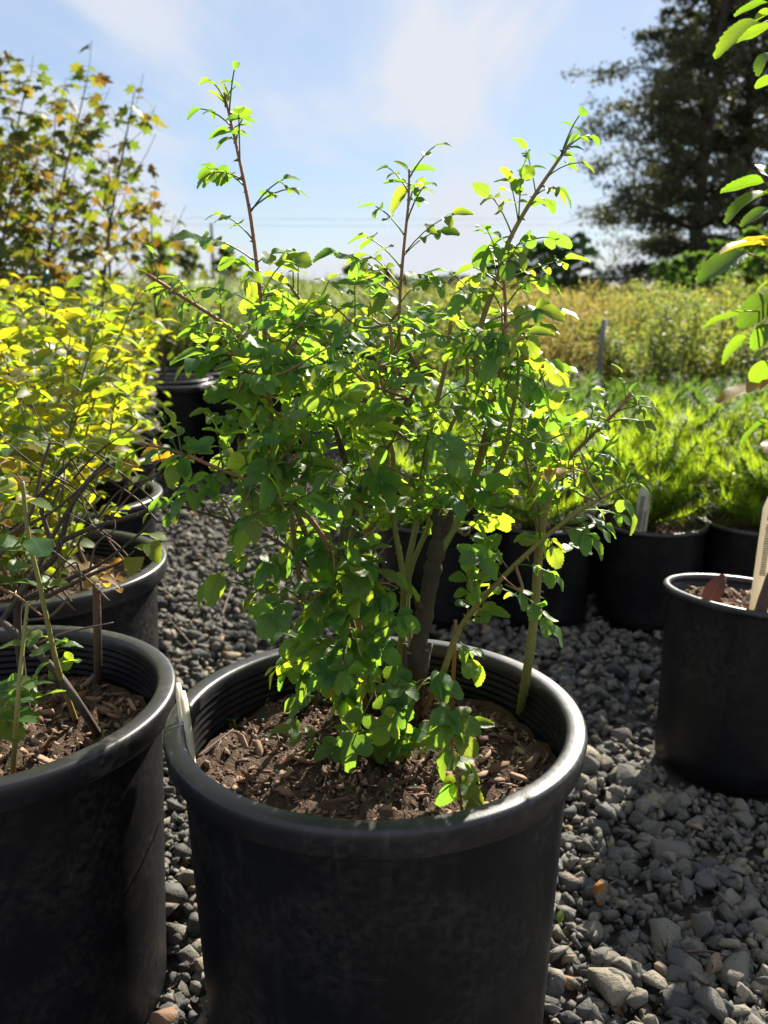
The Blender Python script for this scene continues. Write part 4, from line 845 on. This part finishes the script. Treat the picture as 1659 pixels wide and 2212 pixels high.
for (u1, v1, u2, v2) in [(425, 1660, 505, 1600), (1075, 1595, 1160, 1672), (600, 1480, 575, 1540), (520, 1500, 545, 1530)]:
    p0, p1 = b0(u1, v1)+[0, 0, .012], b0(u2, v2)+[0, 0, .014]; w = thing('wood_splinter', p0, {425: 'long grey splinter lying by the white slips in the rose pot', 1075: 'thin twig lying on the soil below the thorny upright cane', 600: 'pale wood splinter on the soil behind the rose canes', 520: 'short pale splinter near the ribbed inner wall'}[u1], 'twig'); stick(p0, p1, .0016).build('shaft', M['twig'], w)

# ------------------------------------------------------------------ shrub with large veined leaves in the tilted pot
RS = P(1636, 1338, 1.40); rs = thing('leafy_sapling', RS, 'sapling with large veined green leaves, a few golden, in the tilted pot', 'sapling')
trunk = crom([RS-np.array([0.004, 0, .02]), P(1662, 1262, 1.40), P(1684, 1180, 1.40), P(1700, 900, 1.41), P(1695, 600, 1.40), P(1700, 300, 1.38), P(1700, -60, 1.37)], 6)
mb = MB(); tube(mb, trunk, .0105, .005, 8, 0, .1); mb.build('trunk', M['twig'], rs)
RLV = [((1660, 5), (1590, 22), 0, .1), ((1645, 50), (1552, 84), 0, -.2), ((1665, 58), (1592, 82), 0, .3), ((1668, 20), (1634, 36), 0, 0), ((1668, 112), (1631, 136), 0, .2), ((1668, 165), (1632, 187), 0, .2), ((1651, 394), (1558, 402), 0, .25), ((1664, 416), (1568, 438), 0, .2), ((1668, 385), (1640, 352), 0, -.4), ((1664, 450), (1602, 478), 0, -.5),
       ((1660, 532), (1566, 510), 1, .0), ((1665, 515), (1600, 520), 1, .4), ((1612, 547), (1512, 590), 0, -.55), ((1668, 606), (1624, 626), 0, .3), ((1608, 672), (1520, 699), 0, .15), ((1662, 642), (1604, 694), 0, -.8), ((1614, 726), (1554, 769), 0, .3), ((1660, 700), (1624, 752), 0, -.8), ((1668, 748), (1630, 766), 0, .2), ((1662, 778), (1618, 836), 0, -.9), ((1640, 828), (1553, 861), 1, .1), ((1662, 820), (1640, 836), 1, .2), ((1664, 905), (1588, 942), 0, .05), ((1672, 950), (1652, 972), 1, 0),
       ((1720, 480), (1680, 520), 0, 0), ((1730, 620), (1690, 660), 0, 0), ((1720, 250), (1690, 300), 0, .2), ((1730, 90), (1700, 60), 0, 0), ((1725, 850), (1690, 880), 0, .1)]
for i, (b, t, gold, tl) in enumerate(RLV):
    Y = 1.30+.05*math.sin(i*1.7); pb, pt = P(*b, Y), P(*t, Y+.03*math.cos(i*2.3)); k = np.abs(trunk[:, 2]-(pb[2]-.02)).argmin()
    mb = MB(); tube(mb, crom([trunk[k], trunk[k]*.4+pb*.6+np.array([0, 0, .006]), pb], 4), .0016, .0009, 5); o = mb.build('twig', M['cane_red'], rs)
    s = np.linalg.norm(pt-pb); inst('leaf', tmesh(ALDER[i % 3], 'leaf', M['gold_leaf' if gold else 'alder_leaf']), rs, frame(pb, pt-pb, nrm([rng.normal()*.2, tl+rng.normal()*.15, 1]), s*1.04))

dl = thing('fallen_leaf', P(1545, 1290, 1.42), 'curled dark red dead leaf standing on the mulch of the tilted pot', 'leaf'); inst('blade', tmesh(YOUNG[1], 'leaf_blade', M['dead']), dl, frame(np.array(dl.location)-np.array([.01, 0, .012]), (.35, .1, 1), (-.6, -.8, .2), .052, 1.3))
# ------------------------------------------------------------------ young maples behind the yellow shrubs
def maple_tree(base, top, nl, label, group, seed, tie=None):
    r = np.random.default_rng(seed); base, top = np.asarray(base, float), np.asarray(top, float); root = thing('maple_sapling', base, label, 'tree', group); c = crom([base, base*.5+top*.5+np.array([*(r.normal(size=2)*.03), 0]), top], 12); ST = [(c, .011, .002)]; LV = []; H = top[2]-base[2]
    nb = 19
    for i in range(nb):
        t = .10+.87*(i+r.random())/nb; b = c[int(t*(len(c)-1))]; a = 2.4*i+r.normal()*.4; Ln = (.17+.42*(1-t))*r.uniform(.6, 1.1); e = b+np.array([math.cos(a)*.62, math.sin(a)*.62, .75])*Ln; m = (b+e)/2+np.array([math.cos(a), math.sin(a), -.1])*Ln*.08; cc = crom([b, m, e], 5); ST.append((cc, .0034*(1.2-t), .001))
        for k in range(max(3, int(1.9*nl/nb*(.6+.8*(1-t))))):
            z = cc[int(r.uniform(.25, 1)*(len(cc)-1))]; a2 = r.uniform(0, 6.28); d = nrm([math.cos(a2), math.sin(a2), r.uniform(-.5, .3)]); st = z+d*.022; LV.append((MAPLE[r.integers(3)], frame(st, nrm(d+np.array([0, 0, -.35])), nrm(np.array([0, 0, 1])+r.normal(size=3)*.5), r.uniform(.048, .078)), None)); ST.append((np.array([z, (z+st)/2, st]), .0007, .0006))
    for k in range(5): a2 = r.uniform(0, 6.28); LV.append((MAPLE[k % 3], frame(top-[0, 0, .02*k], nrm([math.cos(a2), math.sin(a2), .3]), [0, 0, 1], .045), None))
    mb = MB()
    for pts, r0, r1 in ST[nb+1:]:
        if len(pts) == 3: tube(mb, pts, r0, r1, 3)
    big = [s for s in ST if len(s[0]) > 3]
    for i, (pts, r0, r1) in enumerate(big):
        m2 = MB(); tube(m2, pts, r0, r1, 5); m2.build('trunk' if i == 0 else 'branch', M['twig'], root)
    mb.build('leaf_stalks', M['twig'], root, kind='stuff')
    for tp, Mx, mt in LV: inst('leaf', tmesh(tp, 'leaf', M['maple_leaf']), root, Mx)
    if tie is not None:
        p = c[int(tie*(len(c)-1))]; m2 = MB(); tube(m2, np.array([p-[0, 0, .02], p, p+[0, 0, .02]]), .016, .016, 6); m2.build('tie', M['tie'], root)
    return root
mg = 'maple saplings behind the yellow shrubs'
MPOS = [((-1.16, 3.80), P(290, 200, 3.75), 95, 'slender maple sapling with sparse leaves and an orange tip leaf, beside the path', None), ((-1.42, 3.70), P(190, 165, 3.7), 150, 'maple sapling with dense olive leaves and a teal tie behind the yellow shrubs', .45), ((-1.75, 3.85), P(60, 165, 3.85), 190, 'bushy maple sapling with bronze leaves behind the yellow shrubs', .4), ((-1.60, 4.30), P(120, 215, 4.3), 170, 'maple sapling with bronze and green leaves behind its bushier neighbour', None), ((-1.95, 4.25), P(-10, 110, 4.3), 190, 'tallest bronze leaved maple sapling at the back of the shrubs', None), ((-1.02, 4.35), P(325, 420, 4.35), 50, 'small sparse maple sapling with few leaves at the end of the path', None), ((-1.30, 4.45), P(235, 330, 4.45), 110, 'thin maple sapling behind the sparse one by the path', None), ((-1.50, 3.45), P(40, 330, 3.45), 150, 'shorter olive leaved maple sapling directly behind the yellow shrubs', None)]
for i, ((x, y), top, nl, lab, tie) in enumerate(MPOS):
    maple_tree((x, y, .33), top, nl, lab, mg, 40+i, tie); pot(x, y, BIG, 'big', 'black nursery pot under the '+' '.join(lab.split(' ')[:9]), 'pots of the maple saplings', ph=.4*i)

# ------------------------------------------------------------------ conifer seedlings, feathery shrubs, tall shrubs
def tufts(mb, base, shoots, r, nlen, nw, per, spread=.9, t0=.08):
    for (c, ) in shoots:
        i = r.uniform(t0, 1, per)*(len(c)-1.001); k = i.astype(int); f = (i-k)[:, None]; b = c[k]*(1-f)+c[k+1]*f; T = nrm(c[-1]-c[0]); a = r.uniform(0, 6.28, per)[:, None]; u = nrm(np.cross(T, [.2, .9, .1])); v = np.cross(T, u)
        d = T*r.uniform(.35, .9, per)[:, None]+(u*np.cos(a)+v*np.sin(a))*spread; needles(mb, b, d, r.uniform(*nlen, per), np.full(per, nw), r.random(per))
def seedling(label, group, mat, h, ns, spread, per, nlen, nw, seed, name, cat, stem='twig'):
    r = np.random.default_rng(seed); root = thing(name, (0, 0, 0), label, cat, group); sh = []; smb = MB(); main = crom([(0, 0, -.01), (r.normal()*.008, r.normal()*.008, h*.5), (r.normal()*.012, r.normal()*.012, h)], 8); tube(smb, main, .004, .0015, 5); sh.append((main,))
    for i in range(ns):
        b = main[int(r.uniform(.08, .75)*(len(main)-1))]; a = 2.4*i+r.normal()*.3; e = b+np.array([math.cos(a)*spread*r.uniform(.5, 1), math.sin(a)*spread*r.uniform(.5, 1), h*r.uniform(.2, .5)]); c = crom([b, b*.4+e*.6+np.array([0, 0, -h*.05]), e], 5); tube(smb, c, .002, .001, 4); sh.append((c,))
    link('stem', smb.mesh('stem', M[stem]), root); fb = MB(); tufts(fb, None, sh, r, nlen, nw, per); link('needles' if cat == 'conifer' else 'foliage', fb.mesh('foliage', M[mat], smooth=False), root, kind='stuff'); return root
PIN = [seedling('bright green bushy pine seedling in a small black pot', 'pine seedlings in the conifer block', 'pine', .175+.02*i, 30, .14, 170, (.022, .045), .0032, 60+i, 'pine_seedling', 'conifer') for i in range(3)]
FEA = [seedling('low feathery green shrub in the block behind the pine seedlings', 'low feathery shrubs', 'heather', .14+.02*i, 34, .15, 120, (.015, .04), .0042, 70+i, 'feathery_shrub', 'shrub') for i in range(3)]
def tall(label, group, mat, h, seed, nst=22, per=85, name='wispy_shrub', cat='shrub', spread=.2, ln=(.016, .036), sw=.45):
    r = np.random.default_rng(seed); root = thing(name, (0, 0, 0), label, cat, group); sm, fb = MB(), MB()
    for i in range(nst):
        a = r.uniform(0, 6.28); q = .08*math.sqrt(r.random()); hh = h*r.uniform(.45, 1.05); p0 = np.array([q*math.cos(a), q*math.sin(a), 0]); k = r.uniform(.15, 1.15)*spread; top = p0+np.array([math.cos(a)*k, math.sin(a)*k, hh]); c = crom([p0, (p0*.55+top*.45)+np.array([0, 0, .06*h]), top], 5); tube(sm, c, .0028, .001, 3)
        t = r.uniform(.25, 1, per)*(len(c)-1.001); kk = t.astype(int); f = (t-kk)[:, None]; b = c[kk]*(1-f)+c[kk+1]*f+r.normal(size=(per, 3))*np.array([.022, .022, .016])
        quads(fb, b, r.normal(size=(per, 3))+np.array([0, 0, .5]), r.normal(size=(per, 3))+np.array([0, 0, .6]), r.uniform(*ln, per), sw, (r.random()*.5+r.random(per)*.5))
    link('stems', sm.mesh('stems', M['twig_green' if 'green' in mat else 'twig']), root, kind='stuff'); link('foliage', fb.mesh('foliage', M[mat], smooth=False), root, kind='stuff'); return root
def reeds(label, group, h, seed):
    r = np.random.default_rng(seed); root = thing('reed_clump', (0, 0, 0), label, 'grass', group); fb = MB(); sh = []
    for i in range(60):
        a = r.uniform(0, 6.28); q = .1*math.sqrt(r.random()); p0 = np.array([q*math.cos(a), q*math.sin(a), 0]); top = p0+np.array([math.cos(a)*.22*r.random(), math.sin(a)*.22*r.random(), h*r.uniform(.6, 1.05)]); sh.append((crom([p0, p0*.5+top*.5+np.array([0, 0, .05]), top], 5),))
    tufts(fb, None, sh, r, (.10, .26), .008, 36, .7); link('blades', fb.mesh('blades', M['reed'], smooth=False), root, kind='stuff'); return root
TG = [tall('wispy grey green shrub in the tall block behind the feathery shrubs', 'tall wispy green shrubs', 'tall_green', .50+.04*i, 80+i, 26, 95) for i in range(3)]
TY = [tall('wispy golden brown shrub in the tall block behind the feathery shrubs', 'tall wispy golden shrubs', 'tall_gold', .50+.03*i, 84+i, 30, 80, spread=.17, ln=(.014, .034), sw=.35) for i in range(3)]
RE = [reeds('tall reedy grass clump behind the pots at the end of the path', 'reedy grass clumps', .72, 88+i) for i in range(3)]
bpy.context.view_layer.update()
usedp = set()
def place(src, x, y, z, s, rz, sz=None):
    if id(src) not in usedp: usedp.add(id(src)); c = src
    else: c = copy_tree(src)
    c.location = (x, y, z); c.rotation_euler = (0, 0, rz); c.scale = (s, s, sz or s); return c
for i, (x, y, j) in enumerate(SROWS):
    if j < 3: place(PIN[i % 3], x, y, .222, rng.uniform(1.0, 1.25), rng.uniform(0, 6.3))['label'] = 'bright green bushy pine seedling, '+SNAME[i]
    else: place(FEA[i % 3], x, y, .222, rng.uniform(1.0, 1.3), rng.uniform(0, 6.3))['label'] = 'low feathery green shrub behind the pine seedlings, '+SNAME[i]
def infr(x, y, m=.4): return abs(x) < .43*y+m
y = 4.55; row = 0
while y < 9.2:
    x = -.43*y-.4+(.2 if row % 2 else 0)
    while x < .43*y+.5:
        xx, yy = x+rng.normal()*.05, y+rng.normal()*.05; u, v = px((xx, yy, .6))
        if x > .25 or (y > 6.2 and u > 760):
            gold = 1090 < u+rng.normal()*45 < 1330 or (y > 6.5 and rng.random() < .55); z0 = .25
            src = (TY if gold else TG)[int(rng.integers(3))]; place(src, xx, yy, z0, rng.uniform(.8, 1.25), rng.uniform(0, 6.3), rng.uniform(.72, 1.1))
            if row < 2: pot(xx, yy, SMALL, 'small', 'small black pot under a wispy shrub of the tall block', 'pots under the wispy shrubs', ph=.6*(row % 5))
        elif y > 5.2 and -2.9 < x < .25:
            place(RE[int(rng.integers(3))], xx, yy, 0, rng.uniform(.92, 1.1), rng.uniform(0, 6.3))
        x += .40
    y += .42; row += 1
# the nursery field going on to the fence, one mass
fm = MB(); r = np.random.default_rng(5)
n = 26000; yy = 9.2+26*r.random(n)**1.6; xx = r.uniform(-1, 1, n)*(.44*yy+1); b = np.c_[xx, yy, r.uniform(.05, .62, n)]; needles(fm, b, np.c_[r.normal(size=(n, 2))*.5, np.ones(n)], r.uniform(.06, .16, n), .03+.003*yy, r.random(n))
fm.build('nursery_field', M['tall_gold'], smooth=False, label='far golden green nursery rows merging into one mass before the fence', cat='field', kind='stuff')
# grey stake between the wispy shrubs
st = thing('stake', P(1290, 842, 4.38)*np.array([1, 1, 0]), 'leaning grey metal stake standing at the edge of the wispy shrubs', 'stake'); mb = MB(); tube(mb, np.array([np.array(st.location), P(1297, 760, 4.4), P(1306, 690, 4.42)]), .012, .012, 6); mb.build('shaft', M['stake'], st)

# ------------------------------------------------------------------ far trees, fence, poles
def far_tree(base, H, R, nlimb, nleaf, label, seed, group=None, low=.06, lean=(0, 0), leaf=(.12, .24), mat='tree_leaf', cone=.75, name='broad_tree', droop=.35):
    r = np.random.default_rng(seed); base = np.asarray(base, float); root = thing(name, base, label, 'tree', group); top = base+np.array([lean[0], lean[1], H]); tr = crom([base-[0, 0, .1], base*.5+top*.5+np.array([*(r.normal(size=2)*H*.012), 0]), top], 10); tb = MB(); tube(tb, tr, H*.012+.03, H*.003, 7, 0, .1); tb.build('trunk', M['bark'], root); lb, fb = MB(), MB(); V = []; per = nleaf//nlimb
    allv, allr = [], []
    for i in range(nlimb):
        t = low+(1-low)*((i+r.random())/nlimb); b = tr[int(t*(len(tr)-1))]; a = 2.4*i+r.normal()*.5; Rt = R*((1-t)**cone*.92+.08)*(.55+.45*min(1, (t-low)*6+.2)); Ln = Rt*r.uniform(.6, 1.12); e = b+np.array([math.cos(a)*Ln, math.sin(a)*Ln, Ln*(.35-droop*(1-t)*1.0)]); m = (b+e)/2+np.array([0, 0, Ln*.12]); c = crom([b, m, e], 6); tube(lb, c, H*.004*(1.2-t), .01, 4)
        sub = []
        for k in range(7):
            bb = c[int(r.uniform(.25, 1)*(len(c)-1))]; a2 = a+r.normal()*.9; l2 = Ln*r.uniform(.12, .34); sub.append(np.array([bb, bb+np.array([math.cos(a2)*l2, math.sin(a2)*l2, l2*r.uniform(-.6, .35)])])); tube(lb, np.array([sub[-1][0], sub[-1].mean(0)+[0, 0, .03], sub[-1][1]]), .012, .006, 3)
        sa = np.array(sub)[r.integers(7, size=per)]; f = r.random(per)[:, None]**.7; p = sa[:, 0]+(sa[:, 1]-sa[:, 0])*f+r.normal(size=(per, 3))*np.array([.17, .17, .12])*Rt*.24
        quads(fb, p, r.normal(size=(per, 3))+np.array([0, 0, -.4]), r.normal(size=(per, 3)), r.uniform(*leaf, per), .6, r.random(per))
    lb.build('limbs', M['bark'], root); fb.build('crown', M[mat], root, smooth=False, kind='stuff'); return root
far_tree((13.4, 42, 0), 21, 6.5, 150, 60000, 'tall dark tree with spreading lower limbs at the edge of the grove', 91, low=.05, lean=(1.2, 0), cone=.55)
far_tree((17.0, 45, 0), 22, 6.0, 120, 46000, 'tall dark tree in the middle of the grove with gaps of sky', 92, low=.06, cone=.6)
far_tree((20.5, 43, 0), 20, 5.8, 110, 42000, 'dark tree at the inner end of the grove behind the sapling leaves', 93, low=.05, cone=.6)
far_tree((15.3, 48, 0), 17, 5.2, 70, 26000, 'dark tree standing back between the two tallest of the grove', 94, low=.04, cone=.6)
for i, (u, v, Y, h, R, lab) in enumerate([(1165, 625, 30, 2.0, 1.6, 'rounded dark bush left of the tall grove'), (1225, 625, 30, 2.2, 1.7, 'taller dark bush touching the lower limbs of the grove'), (1090, 625, 34, 1.9, 1.0, 'low dark bush at the far edge of the golden shrubs'), (772, 620, 22, 1.35, .5, 'small open bush alone on the horizon behind the rose'), (820, 625, 26, 1.2, .7, 'low bush next to the lone open bush on the horizon'), (412, 620, 17, 1.45, .32, 'small round headed tree beside the pole on the horizon'), (494, 620, 17, 1.4, .36, 'small round headed tree on the other side of the pole from its twin'), (348, 620, 11, 1.35, .22, 'small spiky pine poking above the reeds by the maples')]):
    b = P(u, v, Y); b[2] = 0
    if i == 7: far_tree(b, h, R, 16, 800, lab, 120+i, None, .55, leaf=(.05, .12), mat='pine', cone=.5, name='young_pine', droop=-.4)
    elif i in (5, 6): far_tree(b, h, R, 14, 1100, lab, 120+i, None, .62, leaf=(.06, .11), mat='tall_green', cone=.3, name='young_tree')
    else: far_tree(b, h, R, 30, 7000, lab, 120+i, None, .02, leaf=(.07, .14), mat='heather' if i < 3 else 'tall_green', cone=.35, name='far_bush', droop=.1)
right_green = [(1560, 640, 14, 1.35), (1500, 640, 16, 1.3), (1620, 640, 13, 1.4), (1440, 640, 19, 1.2), (1660, 640, 11, 1.5)]
for i, (u, v, Y, h) in enumerate(right_green):
    b = P(u, v, Y); b[2] = 0; far_tree(b, h, .62, 22, 3500, 'bright green bush rising below the dark grove', 140+i, 'green bushes below the grove', .1, leaf=(.05, .1), mat='heather', cone=.35, name='green_bush', droop=.1)
fe = thing('rail_fence', (20, 39, 0), 'dark wooden rail fence seen under the limbs of the grove', 'fence')
for x in np.arange(5, 34, .95):
    mb = MB(); tube(mb, np.array([(x, 39, -.05), (x, 39, .5), (x, 39, 1.02)]), .055, .05, 4); mb.build('post', M['fence'], fe)
for z in (.98, .52):
    mb = MB(); tube(mb, np.array([(4.8, 38.93, z), (20, 38.93, z), (34.2, 38.93, z)]), .06, .06, 4); mb.build('rail', M['fence'], fe)
hm = MB(); r = np.random.default_rng(8)
n = 9000; x = r.uniform(-62, 22, n); p = np.c_[x, 95+r.normal(size=n)*.8, r.random(n)**.8*(1.15+.25*np.sin(x*.35)+.2*np.sin(x*1.1))]; quads(hm, p, r.normal(size=(n, 3)), r.normal(size=(n, 3)), r.uniform(.3, .6, n), .6, r.random(n))
hm.build('hedgerow', M['hedge'], smooth=False, label='long low dark hedgerow along the horizon', cat='hedge', kind='stuff')
wt = thing('polytunnel', (-19, 60, 0), 'long white polytunnel roof showing low on the horizon behind the reeds', 'greenhouse'); mb = MB(); V = []; n = 10
for x in (-27.0, -10.5):
    for k in range(n+1): a = math.pi*k/n; V.append((x, 60+2.2*math.cos(a), .95*math.sin(a)**.8))
mb.add(V, None, [(k, k+1, n+2+k, n+1+k) for k in range(n)]); mb.build('film_cover', M['white'], wt)
def pole(x, y, h, label, r=.11, arm=True):
    root = thing('utility_pole', (x, y, 0), label, 'pole'); mb = MB(); tube(mb, np.array([(x, y, -.1), (x, y, h/2), (x, y, h)]), r, r*.75, 7); mb.build('shaft', M['pole'], root)
    if arm: mb = MB(); tube(mb, np.array([(x-.7, y, h-.3), (x, y-.1, h-.3), (x+.7, y, h-.3)]), .05, .05, 4); mb.build('crossarm', M['fence'], root)
b = P(462, 610, 70); pole(b[0], 70, 5.0, 'grey pole standing between two small trees on the horizon', .16, False)
for x in (-75, 75): pole(x, 120, 10.2, 'utility pole carrying the overhead wires far behind the field' if x < 0 else 'utility pole carrying the overhead wires behind the grove', .14)
for k, dz in enumerate((9.9, 9.2)):
    x = np.linspace(-75, 75, 25); mb = MB(); tube(mb, np.c_[x, np.full(25, 120.0+(.7 if k else -.7)), dz-1.5*(1-(x/75)**2)], .022, .022, 3); mb.build('overhead_wire', M['wire'], label='upper thin overhead wire crossing the sky' if k == 0 else 'lower thin overhead wire crossing the sky', cat='wire')
